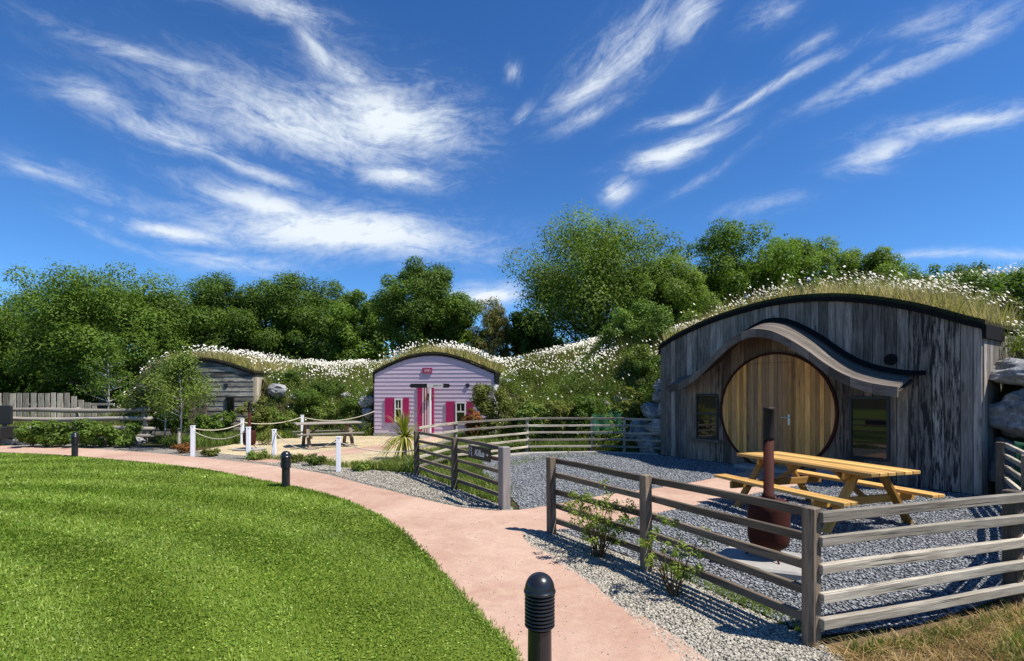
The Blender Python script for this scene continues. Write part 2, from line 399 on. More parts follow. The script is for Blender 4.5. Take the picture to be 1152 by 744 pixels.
# stone
mm = NT('grey_limestone', .9, .2); v = mm.coord('Object')
n1 = mm.noise(v, 2.2, 6, .65); n2 = mm.noise(v, 11, 6, .75, .5)
c = mm.mix(mm.ramp(n1, [(.35, 0.), (.65, 1.)]), (.13, .135, .145), (.34, .335, .33))
c = mm.mix(mm.ramp(n2, [(.5, 0.), (.68, 1.)]), c, (.48, .47, .45)); c = mm.mix(mm.ramp(n2, [(.32, 1.), (.42, 0.)]), c, (.035, .035, .035))
mm.color(c); mm.bump(n2, .8, .04); M['rock'] = mm.m

# ground materials
mm = NT('soil_and_grass', .95, .1); v = mm.geo()
n1 = mm.noise(v, .6, 5, .6); n2 = mm.noise(v, 14, 6, .7)
c = mm.mix(mm.ramp(n1, [(.4, 0.), (.6, 1.)]), (.045, .06, .018), (.11, .09, .04)); c = mm.mix(mm.ramp(n2, [(.35, 0.), (.7, 1.)]), (.03, .028, .014), c)
mm.color(c); mm.bump(n2, .7, .05); M['soil'] = mm.m
mm = NT('lawn_turf', .9, .1); n2 = mm.noise(mm.geo(), 45, 6, .75); n1 = mm.noise(mm.geo(), .5, 3)
c = mm.mix(mm.ramp(n2, [(.3, 0.), (.7, 1.)]), (.06, .09, .010), (.18, .24, .03)); mm.color(c); mm.bump(n2, .8, .02); M['turf'] = mm.m
mm = NT('pink_coloured_concrete', .88, .2)
v = mm.geo(); n1 = mm.noise(v, .55, 5, .6, .4); n2 = mm.noise(v, 90, 4, .7); n3 = mm.noise(v, 5, 6, .7, 1)
c = mm.mix(mm.ramp(n1, [(.38, 0.), (.62, 1.)]), (.36, .22, .16), (.46, .315, .24))
c = mm.mix(mm.math('MULTIPLY', mm.ramp(n3, [(.48, 0.), (.70, 1.)]), .4), c, (.52, .40, .28))
c = mm.mix(mm.math('MULTIPLY', mm.ramp(n3, [(.28, 1.), (.44, 0.)]), .25), c, (.22, .14, .11)); n4 = mm.noise(v, 28, 5, .8); c = mm.mix(mm.math('MULTIPLY', mm.ramp(n4, [(.62, 0.), (.70, 1.)]), .5), c, (.16, .11, .085))
c = mm.mix(1., c, mm.ramp(n2, [(.3, .82), (.7, 1.14)]), 'MULTIPLY'); mm.color(c); mm.bump(mm.math('ADD', n2, n3), .35, .006); M['path'] = mm.m
def gravel(name, a, b, d, scale):
    m = NT(name, .85, .25); v = m.geo(); vo = m.voro(v, scale); vc = m.voro(v, scale)
    n1 = m.noise(v, .9, 4)
    rr = m.n.new('ShaderNodeSeparateColor'); m.L(vc.outputs['Color'], rr.inputs[0])
    c = m.mix(rr.outputs[0], a, b); c = m.mix(m.ramp(vo.outputs['Distance'], [(.35, 0.), (.75, 1.)]), c, d)
    c = m.mix(1., c, m.ramp(n1, [(.3, .8), (.7, 1.15)]), 'MULTIPLY')
    m.color(c); h = m.math('SUBTRACT', 1., vo.outputs['Distance']); m.bump(h, 1., .02); return m.m
M['gravel'] = gravel('pale_gravel', (.21, .19, .15), (.46, .425, .36), (.09, .08, .07), 42)
M['slate'] = gravel('blue_slate_chippings', (.13, .14, .15), (.33, .345, .355), (.04, .04, .042), 30)
M['sand'] = gravel('yellow_gravel', (.50, .40, .24), (.78, .66, .43), (.30, .23, .13), 40)
def chip(name, a, b):
    m = NT(name, .8, .3); m.color(m.mix(m.attr('rnd'), a, b)); return m.m
M['chip_pale'] = chip('gravel_stones', (.17, .15, .115), (.48, .445, .37)); M['chip_slate'] = chip('slate_chips', (.085, .092, .10), (.35, .36, .37))

# ------------------------------------------------------------------ buildings' plans
class Plan:
    def __init__(s, A, B, prof):
        s.A = np.array([*A, 0.]); B = np.array([*B, 0.]); s.L = np.linalg.norm(B-s.A); s.U = (B-s.A)/s.L
        s.Nn = np.array([s.U[1], -s.U[0], 0.])           # outward, towards the lawn
        s.pu = np.array([p[0] for p in prof]); s.pz = np.array([p[1] for p in prof])
        cc = catmull(prof, 6); s.cu, s.cz = cc[:, 0], cc[:, 1]
    def roof(s, u): return np.interp(u, s.cu, s.cz)
    def P(s, u, z, n=0): return s.A+s.U*u+s.Nn*n+np.array([0, 0, z])
    def uv(s, x, y):
        dx, dy = x-s.A[0], y-s.A[1]
        return dx*s.U[0]+dy*s.U[1], dx*s.Nn[0]+dy*s.Nn[1]
BIG = Plan((3.90, 13.36), (7.44, 8.08), [(0, 2.84), (.5, 3.06), (1.48, 3.34), (2.6, 3.52), (3.36, 3.55), (4.05, 3.49), (4.6, 3.38), (5.09, 3.24), (5.6, 3.05), (6.08, 2.83), (6.43, 2.66)])
LIL = Plan((-5.21, 19.4), (-.66, 18.8), [(0, 2.40), (.6, 2.69), (1.3, 2.95), (2.05, 3.07), (2.7, 3.04), (3.4, 2.86), (4.0, 2.63), (4.59, 2.38)])
GRY = Plan((-14.85, 20.2), (-10.0, 19.8), [(0, 1.95), (.55, 2.45), (1.2, 2.78), (2.0, 2.90), (2.9, 2.92), (3.7, 2.77), (4.87, 2.40)])
PLANS = [BIG, LIL, GRY]; RD = 5.0

# ------------------------------------------------------------------ terrain
FOOT = np.array([(-60, 26), (-18, 21.5), (-16.2, 19.2), (-14.85, 20.15), (-10.0, 19.75), (-9.2, 19.3), (-7.2, 19.9), (-5.5, 19.3), (-5.21, 19.35), (-.66, 18.75),
                 (-.2, 17.2), (.4, 15.2), (2.2, 14.55), (3.6, 14.1), (3.93, 13.32), (7.46, 8.06), (7.95, 8.25), (8.7, 7.0), (9.9, 5.6), (11.5, 3.0), (14, -3), (30, -30)], float)
def foot_dist(x, y):
    x = np.asarray(x, float); y = np.asarray(y, float); best = np.full(x.shape, 1e9); sg = np.ones(x.shape)
    for (x0, y0), (x1, y1) in zip(FOOT[:-1], FOOT[1:]):
        dx, dy = x1-x0, y1-y0; t = np.clip(((x-x0)*dx+(y-y0)*dy)/(dx*dx+dy*dy), 0, 1)
        d = np.hypot(x-x0-t*dx, y-y0-t*dy); c = dx*(y-y0)-dy*(x-x0)
        m = d < best-1e-9; best = np.where(m, d, best); sg = np.where(m, np.sign(c), sg)
    return best*sg
def vnoise(x, y, s, seed=0):
    x = np.asarray(x)/s+seed*17.3; y = np.asarray(y)/s+seed*9.1
    return (np.sin(x*1.7+1.3*np.sin(y*1.1+seed))+np.sin(y*1.9+1.7*np.sin(x*.9+2*seed))+.5*np.sin(x*3.7+y*2.9)+.5*np.sin(y*4.1-x*3.3))/3
HX = [-60, -20, -18, -16.5, -15, -13, -10, -4, 0, 2, 4, 7, 9, 12, 20, 60]
HZ = [.1, .2, .5, 1.3, 2.1, 2.7, 2.75, 2.8, 2.8, 3.1, 3.55, 3.7, 3.9, 4.05, 4.1, 3]
def bank(x, y):
    d = foot_dist(x, y); hc = np.interp(x, HX, HZ); hc = hc*np.interp(y, [-10, 2, 9, 12], [.4, .7, 1, 1])
    t = np.clip(d/4.6, 0, 1); s = t*t*(3-2*t); s = .35*t+.65*s
    far = np.interp(d, [0, 9, 22, 60], [1, 1, .75, .3])
    h = hc*s*far+np.where(d > 0, vnoise(x, y, 1.1)*.12*np.clip(d, 0, 1)+vnoise(x, y, 3.3, 2)*.15*np.clip(d/3, 0, 1), 0)
    h = np.where(d > 0, np.maximum(h, 0), 0.)
    for p in PLANS:                       # earth heaped against the side walls of each house
        u, n = p.uv(x, y)
        for o, e in ((-u, 0.), (u-p.L, p.L)):
            k = np.clip((-n-(.12 if p is GRY else .40))/(.3 if p is GRY else .5), 0, 1)*(o > .03)*np.clip(1-(o-.03)/2.6, 0, 1)*(n > -7)
            h = np.maximum(h, (p.roof(e)+.02)*k*(.9+.1*vnoise(x, y, .7)))
    return h
def surf(x, y):
    """height of the living surface: bank, or turf roof where there is a house"""
    h = bank(x, y); onroof = np.zeros(np.shape(x), bool)
    for p in PLANS:
        u, n = p.uv(x, y); ins = (u > -.05) & (u < p.L+.05) & (n < -.02) & (n > -RD)
        z = p.roof(np.clip(u, 0, p.L))+.10; on = ins & (z > h); h = np.where(on, z, h); onroof |= on
    return h, onroof
def axis(lo, hi, st):
    a = list(np.arange(lo, hi+1e-6, st)); s = st; x = hi
    while x < 3000: s *= 1.35; x += s; a.append(x)
    s = st; x = lo; pre = []
    while x > -3000: s *= 1.35; x -= s; pre.append(x)
    return np.array(pre[::-1]+a)
ax = axis(-24, 14, .22); ay = axis(-3, 34, .22)
GX, GY = np.meshgrid(ax, ay); gz = bank(GX, GY)
inh = np.zeros(GX.shape, bool)
for p in PLANS:                                     # the ground stays below the floor right behind each front wall
    u, n = p.uv(GX, GY); inh |= (u > -.1) & (u < p.L+.1) & (n > -.35) & (n < .3)
gz = np.where(inh, 0, gz)-.002
nx, ny = len(ax), len(ay); idx = np.arange(nx*ny).reshape(ny, nx)
F = np.stack([idx[:-1, :-1], idx[:-1, 1:], idx[1:, 1:], idx[1:, :-1]], -1).reshape(-1, 4)
g = npmesh('ground', np.stack([GX, GY, gz], -1).reshape(-1, 3), F, M['soil'], smooth=True); tag(g, kind='structure')

def sheet(name, pts, z, mat, kind='structure', side=.0):
    P = np.array(pts, float); n = len(P)
    bm = bmesh.new(); vs = [bm.verts.new((x, y, z)) for x, y in P]; f = bm.faces.new(vs)
    bmesh.ops.recalc_face_normals(bm, faces=[f]);
    if f.normal.z < 0: f.normal_flip()
    bmesh.ops.triangulate(bm, faces=bm.faces)
    if side:
        lo = [bm.verts.new((x, y, z-side)) for x, y in P]
        for i in range(n): bm.faces.new((vs[i], vs[(i+1) % n], lo[(i+1) % n], lo[i]))
    me = bpy.data.meshes.new(name); bm.to_mesh(me); bm.free(); me.materials.append(mat)
    o = bpy.data.objects.new(name, me); col.objects.link(o); tag(o, kind=kind); return o
LE = catmull([(-26, 14.6), (-18, 14.3), (-13.77, 13.75), (-11.14, 13.0), (-7.14, 11.16), (-4.69, 9.49), (-3.0, 8.18), (-1.91, 6.93), (-1.18, 5.75), (-.6, 4.52), (-.22, 3.69), (.01, 3.18), (.12, 2.4), (.15, 1.2), (.1, -3)], 8)
PO = catmull([(-26, 16.6), (-20, 16.3), (-15.84, 15.81), (-12.46, 15.0), (-8.91, 13.45), (-5.79, 11.71), (-3.93, 10.43), (-2.48, 8.95), (-1.48, 7.97), (-.8, 7.35), (-.12, 7.1), (.52, 7.41), (1.3, 8.05), (2.83, 8.99), (3.86, 9.78), (4.75, 10.5), (5.1, 11.2)], 6)
PR = catmull([(6.0, 9.8), (5.3, 9.2), (3.65, 8.11), (2.82, 7.55), (1.94, 6.93), (.9, 6.25), (.35, 6.02), (.14, 5.75), (.63, 4.61), (.8, 4.0), (1.0, 3.64), (1.19, 3.19), (1.35, 2.4), (1.4, 1.2), (1.3, -3)], 6)
LAWN = np.vstack([LE, [(-40, -3), (-40, 14.6)]])
sheet('lawn', LAWN, .022, M['turf'], side=.02)
# slightly waved path edge
def jit(P, a=.015):
    P = P.copy(); P += (R.rand(*P.shape)-.5)*a*2; return P
sheet('path', np.vstack([jit(PO), jit(PR), LE[::-1]+[-.05, 0]]), .016, M['path'], side=.015)
sheet('gravel_strip', [(.2, 6.1), (.1, 5.6), (.55, 4.5), (.9, 3.5), (1.2, 2.4), (1.2, -2), (2.3, -2), (2.15, 2.9), (2.0, 3.4), (1.4, 4.72), (.62, 6.02), (.48, 6.2)], .006, M['gravel'])
sheet('gravel_border', [(-.0, 7.0), (.02, 7.35), (-.15, 7.5), (-.95, 8.85), (-1.9, 10.5), (-3.5, 11.1), (-5.1, 12.35), (-6.5, 13.1), (-8.9, 14.5), (-12, 15.9), (-16, 16.7), (-16, 15.6), (-12.4, 14.8), (-8.8, 13.3), (-5.7, 11.6), (-3.8, 10.3), (-1.4, 7.8), (-.6, 7.2)], .006, M['gravel'])
YARD = [(.62, 6.02), (1.4, 4.76), (2.02, 3.44), (2.9, 3.62), (3.95, 4.1), (5.1, 5.05), (6.4, 6.4), (7.6, 7.9), (8.0, 8.6), (7.485, 8.02), (3.90, 13.4), (3.85, 13.75), (2.2, 14.1), (.5, 13.8), (-.7, 12.6), (-.85, 10.6), (-.2, 9.0), (.1, 7.4), (.1, 7.0), (.3, 6.3)]
sheet('slate_yard', YARD, .0095, M['slate'])
sheet('sand_yard', [(-6.4, 13.0), (-4.9, 12.2), (-3.4, 11), (-2.4, 11.4), (-2.0, 15), (-2.0, 17.5), (-2.2, 19.0), (-5.2, 19.5), (-7.4, 19.2), (-8.6, 17.8), (-8.9, 16), (-8.9, 14.4)], .0085, M['sand'])
sheet('door_path', [(-6.6, 12.4), (-5.95, 13.2), (-5.2, 14.3), (-4.3, 15.8), (-3.5, 17.4), (-3.3, 19.1), (-2.6, 19.0), (-2.7, 17.2), (-3.2, 15.9), (-3.9, 14.4), (-4.6, 13.2), (-5.6, 11.9)], .0125, M['path'])
sheet('concrete_kerb', [(-.42, 12.5), (-.15, 12.95), (.5, 13.45), (1.5, 13.72), (1.5, 13.95), (.35, 13.75), (-.4, 13.2), (-.7, 12.7)], .055, M['concrete'], side=.06)
sheet('yard_kerb', [(1.53, 13.74), (2.3, 13.85), (3.85, 13.45), (3.88, 13.62), (2.3, 14.03), (1.53, 13.92)], .05, M['concrete'], side=.06)

# ------------------------------------------------------------------ scatter helpers
def in_poly(x, y, P):
    P = np.asarray(P, float); c = np.zeros(x.shape, bool); j = len(P)-1
    for i in range(len(P)):
        xi, yi = P[i]; xj, yj = P[j]
        m = ((yi > y) != (yj > y)) & (x < (xj-xi)*(y-yi)/((yj-yi) if yj != yi else 1e-9)+xi); c ^= m; j = i
    return c
def in_view(x, y, mrg=.06):
    return (y > .4) & (np.abs(x/np.maximum(y, .01)) < 1.0+mrg)
def stones(name, poly, n, size, mat, dmin, dmax, flat=.5, z=.008, power=1., avoid=None):
    P = np.asarray(poly); x = []; y = []
    while len(x) < n:
        a = P[:, 0].min()+R.rand(n*3)*np.ptp(P[:, 0]); b = P[:, 1].min()+R.rand(n*3)*np.ptp(P[:, 1])
        k = in_poly(a, b, P) & in_view(a, b, .4) & (b > dmin) & (b < dmax) & (R.rand(n*3) < (dmin/b)**power)
        if avoid is not None: k &= ~in_poly(a, b, avoid)
        x = np.append(x, a[k]); y = np.append(y, b[k])
    x = x[:n]; y = y[:n]
    O = np.array([(1, 0, 0), (0, 1, 0), (-1, 0, 0), (0, -1, 0), (.25, .15, 1), (-.1, -.2, -.6)], float)
    V = O[None]+(R.rand(n, 6, 3)-.5)*.7
    s = size*(.55+R.rand(n)*.9)*(1+.06*y); V *= s[:, None, None]*np.array([1, .75, flat])
    a = R.rand(n)*6.28; ca, sa = np.cos(a), np.sin(a)
    VX = V[..., 0]*ca[:, None]-V[..., 1]*sa[:, None]; VY = V[..., 0]*sa[:, None]+V[..., 1]*ca[:, None]
    tl = (R.rand(n)-.5)*.8; VZ = V[..., 2]+VX*tl[:, None]
    W_ = np.stack([VX+x[:, None], VY+y[:, None], VZ+z+s[:, None]*.25], -1).reshape(-1, 3)
    f = np.array([(0, 1, 4), (1, 2, 4), (2, 3, 4), (3, 0, 4), (1, 0, 5), (2, 1, 5), (3, 2, 5), (0, 3, 5)])
    F = (f[None]+np.arange(n)[:, None, None]*6).reshape(-1, 3)
    o = npmesh(name, W_, F, mat, attrs=dict(rnd=np.repeat(R.rand(n), 6))); tag(o, kind='stuff'); return o
def blades(name, x, y, z, h, w, mat, rnd, lean=.4, kind='stuff', parent=None, seg=1, ldir=None):
    n = len(x); a = R.rand(n)*6.28; d = np.stack([np.cos(a), np.sin(a)], -1)
    la = R.rand(n)*6.28; l = np.stack([np.cos(la), np.sin(la)], -1)*(h*lean*(.3+R.rand(n)))[:, None]
    if ldir is not None: l = l+ldir*h[:, None]
    B = np.stack([x, y, z], -1)
    z0 = np.zeros(n)
    p0 = B+np.stack([-d[:, 0]*w, -d[:, 1]*w, z0], -1); p1 = B+np.stack([d[:, 0]*w, d[:, 1]*w, z0], -1)
    tip = B+np.stack([l[:, 0], l[:, 1], h], -1)
    if seg == 1:
        V = np.stack([p0, p1, tip], 1).reshape(-1, 3); F = np.arange(n*3).reshape(n, 3); k = 3
    else:
        mid = B+np.stack([l[:, 0]*.3, l[:, 1]*.3, h*.55], -1); md = np.stack([d[:, 0]*w*.8, d[:, 1]*w*.8, z0], -1)
        V = np.stack([p0, p1, mid+md, mid-md, tip], 1).reshape(-1, 3)
        b = np.arange(n)[:, None]*5
        F = np.concatenate([b+np.array([[0, 1, 2]]), b+np.array([[0, 2, 3]]), b+np.array([[3, 2, 4]])]); k = 5
    o = npmesh(name, V, F, mat, parent, dict(rnd=np.repeat(rnd, k)))
    if kind: tag(o, kind=kind)
    return o

# lawn blades, thinner and denser towards the viewer's side of the lawn
def lawn_grass():
    xs, ys = [], []
    for d0, d1, dens in ((2.2, 4, 6500), (4, 6, 3600), (6, 9, 1900), (9, 16, 800)):
        x0, x1 = -d1*1.1-.5, 1.0; n = int((x1-x0)*(d1-d0)*dens)
        x = x0+R.rand(n)*(x1-x0); y = d0+R.rand(n)*(d1-d0); k = in_view(x, y, .12) & in_poly(x, y, LAWN)
        xs.append(x[k]); ys.append(y[k])
    # ragged fringe over the path edge
    i = R.randint(0, len(LE)-1, 9000); t = R.rand(9000); e = LE[i]*(1-t[:, None])+LE[i+1]*t[:, None]; e = e[(e[:, 1] > 1.5)]
    xs.append(e[:, 0]+R.randn(len(e))*.03-.01); ys.append(e[:, 1]+R.randn(len(e))*.03)
    x = np.concatenate(xs); y = np.concatenate(ys); n = len(x)
    d = np.hypot(x, y); sc_ = np.clip(d/3.5, .8, 3.6)
    h = (.014+.022*R.rand(n))*np.clip(sc_, .8, 1.25); w = (.0026+.0025*R.rand(n))*sc_
    rr = np.hypot(x+9, y+2.5)                      # curved mowing stripes
    st = np.sin(rr*2*math.pi/1.15+.6*vnoise(x, y, 2.))
    ldir = np.stack([-(y+2.5)/rr, (x+9)/rr], -1)*(np.clip(st*2, -1, 1)*.20)[:, None]
    rnd = np.clip(.48+.12*st+.12*vnoise(x, y, 1.2, 3)+.10*vnoise(x, y, .3, 5)+.2*R.randn(n), 0, 1)
    rnd = np.where(R.rand(n) < .03, 1., rnd)
    blades('lawn_grass', x, y, np.full(n, .018), h, w, M['blade_lawn'], rnd, .55, ldir=ldir)
    # clover leaflets lying in the turf
    k = (R.rand(n) < .30) & (d < 8); x = x[k]; y = y[k]; m = len(x); s = (.005+.006*R.rand(m))*np.clip(d[k]/3.5, .8, 2.2)
    a = R.rand(m)*6.28; tl = (R.rand(m, 2)-.5)*.9
    c = np.stack([x, y, .024+.014*R.rand(m)], -1); q = []
    for j in range(4):
        w_ = a+j*math.pi/2; dx, dy = np.cos(w_)*s*(1 if j % 2 else .75), np.sin(w_)*s*(1 if j % 2 else .75); q.append(c+np.stack([dx, dy, dx*tl[:, 0]+dy*tl[:, 1]], -1))
    o = npmesh('lawn_clover', np.stack(q, 1).reshape(-1, 3), np.arange(m*4).reshape(m, 4), M['blade_lawn'], attrs=dict(rnd=np.repeat(np.clip(.6+.3*R.randn(m), 0, 1), 4))); tag(o, kind='stuff')
lawn_grass()
stones('gravel_stones', [(.12, 6.1), (.16, 5.5), (.62, 4.5), (.95, 3.5), (1.2, 2.4), (2.2, 2.4), (2.0, 3.4), (1.4, 4.72), (.55, 6.02)], 26000, .010, M['chip_pale'], 2.6, 6.3)
stones('border_gravel_stones', [(-.0, 7.05), (-.15, 7.4), (-.95, 8.75), (-1.9, 10.3), (-3.5, 11.0), (-5.1, 12.3), (-5.7, 11.75), (-3.8, 10.45), (-2.4, 9.0), (-1.4, 8.0), (-.7, 7.3)], 9000, .011, M['chip_pale'], 7, 12.5)
stones('slate_chips', YARD, 60000, .012, M['chip_slate'], 3.4, 14, .35, .012, 1.2, avoid=np.vstack([PO, PR]))

stones('path_grit', np.vstack([PO[10:], PR[:-8], LE[::-1][12:40]]), 900, .005, M['chip_pale'], 2.6, 10, z=.016)
# ------------------------------------------------------------------ big timber house in the bank
def plank_wall(p, mb, wid, z0, skip=None, tonef=None, n0=0., n1=.025, rs=R):
    u = 0.
    while u < p.L-.01:
        w = min(wid*(.8+rs.rand()*.45), p.L-u)
        if p.L-u-w < .06: w = p.L-u
        a, b = u+.004, u+w-.004; jn = rs.rand()*.006
        segs = tonef(a, b) if tonef else [(z0, None, 0., 0.)]
        for (za, zb, tone, dark) in segs:
            ra = p.roof(a)-.03; rb = p.roof(b)-.03; rm = p.roof((a+b)/2)-.03
            if zb is None: poly = [(a, za), (b, za), (b, rb), ((a+b)/2, rm), (a, ra)]
            elif isinstance(zb, tuple): poly = [(a, za), (b, za), (b, zb[1]), (a, zb[0])]
            mb.prism(poly, p.A, p.U, (0, 0, 1), p.Nn, n0+jn, n1+jn, tone=tone, dark=dark)
        u += w
CAN = catmull([(.62, 1.80), (1.15, 1.90), (1.61, 2.16), (2.04, 2.50), (2.43, 2.77), (2.85, 2.93), (3.25, 2.89), (3.6, 2.73), (4.0, 2.46), (4.31, 2.20), (4.64, 1.97), (4.94, 1.84), (5.23, 1.76), (5.46, 1.72)], 5)
def canz(u): return np.interp(u, CAN[:, 0], CAN[:, 1])
def side_and_back(p, root, mat, dark=.6, depth=4.2, boards=True, zt=.2):
    """side walls of boards and a plain back, so the house is a body in the bank"""
    for end, sgn in ((0., -1), (p.L, 1)):
        mb = MB(); n = -.02; top = p.roof(end)-.05
        while n > -depth:
            w = .16; c = p.P(end, (top)/2, n-w/2); mb.box(c, (0, 0, 1), p.Nn, p.U, top/2, w/2-.004, .014, dark=.2, tone=0.)
            n -= w
        mb.build('side_wall', mat, root)
    mb = MB(); us = np.linspace(0.02, p.L-.02, 14)
    mb.prism([(.02, 0), (p.L-.02, 0)]+[(u, p.roof(u)-.06) for u in us[::-1]], p.P(0, 0, -depth), p.U, (0, 0, 1), p.Nn, -.03, 0); mb.build('back_wall', mat, root)
def roof_cover(p, root, ret=.22, thick=.085, over=.07):
    us = np.linspace(-.03, p.L+.03, 34); zs = p.roof(np.clip(us, 0, p.L))
    mb = MB(); vs = []; fs = []
    for u, z in zip(us, zs):
        for n, dz in ((over, .03), (over, -thick+.03), (-.02, -thick+.03), (-.02, .03)): vs.append(p.P(u, z+dz, n))
    for i in range(len(us)-1):
        for j in range(4): fs.append((i*4+j, (i+1)*4+j, (i+1)*4+(j+1) % 4, i*4+(j+1) % 4))
    fs += [(0, 1, 2, 3), tuple(len(vs)-4+j for j in (3, 2, 1, 0))]
    mb.add(vs, fs); mb.build('roof_edge', M['black_felt'], root)
    for end, s in ((0, -1), (p.L, 1)):
        mb = MB(); z = p.roof(end)
        mb.box(p.P(end+s*.035, z-ret/2+.03, -.45), p.Nn, p.U, (0, 0, 1), .5, .02, ret/2); mb.build('eaves_board', M['black_felt'], root)
    mb = MB(); vs = []; fs = []; n_ = len(us)
    for n in (.0, -RD):
        for dz in (.035, .11):
            for u, z in zip(us, zs): vs.append(p.P(u, z+dz, n if dz > .1 else n))
    for i in range(n_-1):
        fs += [(n_+i, n_+i+1, 3*n_+i+1, 3*n_+i), (i, 2*n_+i, 2*n_+i+1, i+1), (i, i+1, n_+i+1, n_+i), (2*n_+i, 3*n_+i, 3*n_+i+1, 2*n_+i+1)]
    fs += [(0, n_, 3*n_, 2*n_), (n_-1, 3*n_-1, 4*n_-1, 2*n_-1)]
    mb.add(vs, fs); mb.build('turf_roof', M['soil'], root)
def disc(p, mb, u, z, r0, r1, n0, n1, sides=64, **k):
    vs = []; fs = []
    for r, n in ((r0, n1), (r1, n1), (r1, n0), (r0, n0)):
        for j in range(sides): a = 2*math.pi*j/sides; vs.append(p.P(u+r*math.cos(a), z+r*math.sin(a), n))
    for q in range(3):
        for j in range(sides): fs.append((q*sides+j, q*sides+(j+1) % sides, (q+1)*sides+(j+1) % sides, (q+1)*sides+j))
    if r0 > 0.001:
        for j in range(sides): fs.append((3*sides+j, 3*sides+(j+1) % sides, (j+1) % sides, j))
    mb.add(vs, fs, **k)
def window(p, root, u0, u1, z0, z1, bar, fm, gm, sill=None, fw=.045, n0=.03, label=None, mull=False):
    w = MB(); n1 = n0+.04
    for a, b, c, d in ((u0, u0+fw, z0, z1), (u1-fw, u1, z0, z1), (u0+fw, u1-fw, z1-fw, z1), (u0+fw, u1-fw, z0, z0+fw)) + (((u0+fw, u1-fw, bar-fw/2, bar+fw/2),) if bar else ()):
        w.prism([(a, c), (b, c), (b, d), (a, d)], p.A, p.U, (0, 0, 1), p.Nn, n0-.03, n1)
    if mull: m_ = (u0+u1)/2; w.prism([(m_-.012, (bar or z0)+fw/2), (m_+.012, (bar or z0)+fw/2), (m_+.012, z1-fw), (m_-.012, z1-fw)], p.A, p.U, (0, 0, 1), p.Nn, n0-.03, n1-.008)
    o = w.build('window', fm, root, bevel=.003)
    g = MB()
    for a, b in ([(z0+fw, bar-fw/2), (bar+fw/2, z1-fw)] if bar else [(z0+fw, z1-fw)]):
        g.prism([(u0+fw, a), (u1-fw, a), (u1-fw, b), (u0+fw, b)], p.A, p.U, (0, 0, 1), p.Nn, n0-.025, n0+.012)
    q = g.build('pane', gm, o)
    q.parent = o
    if sill:
        s = MB(); s.prism([(u0-.1, z0-.075), (u1+.1, z0-.075), (u1+.1, z0-.005), (u0-.1, z0-.005)], p.A, p.U, (0, 0, 1), p.Nn, .02, .12, dark=.3)
        s.build('sill', sill, o, bevel=.004)
    return o

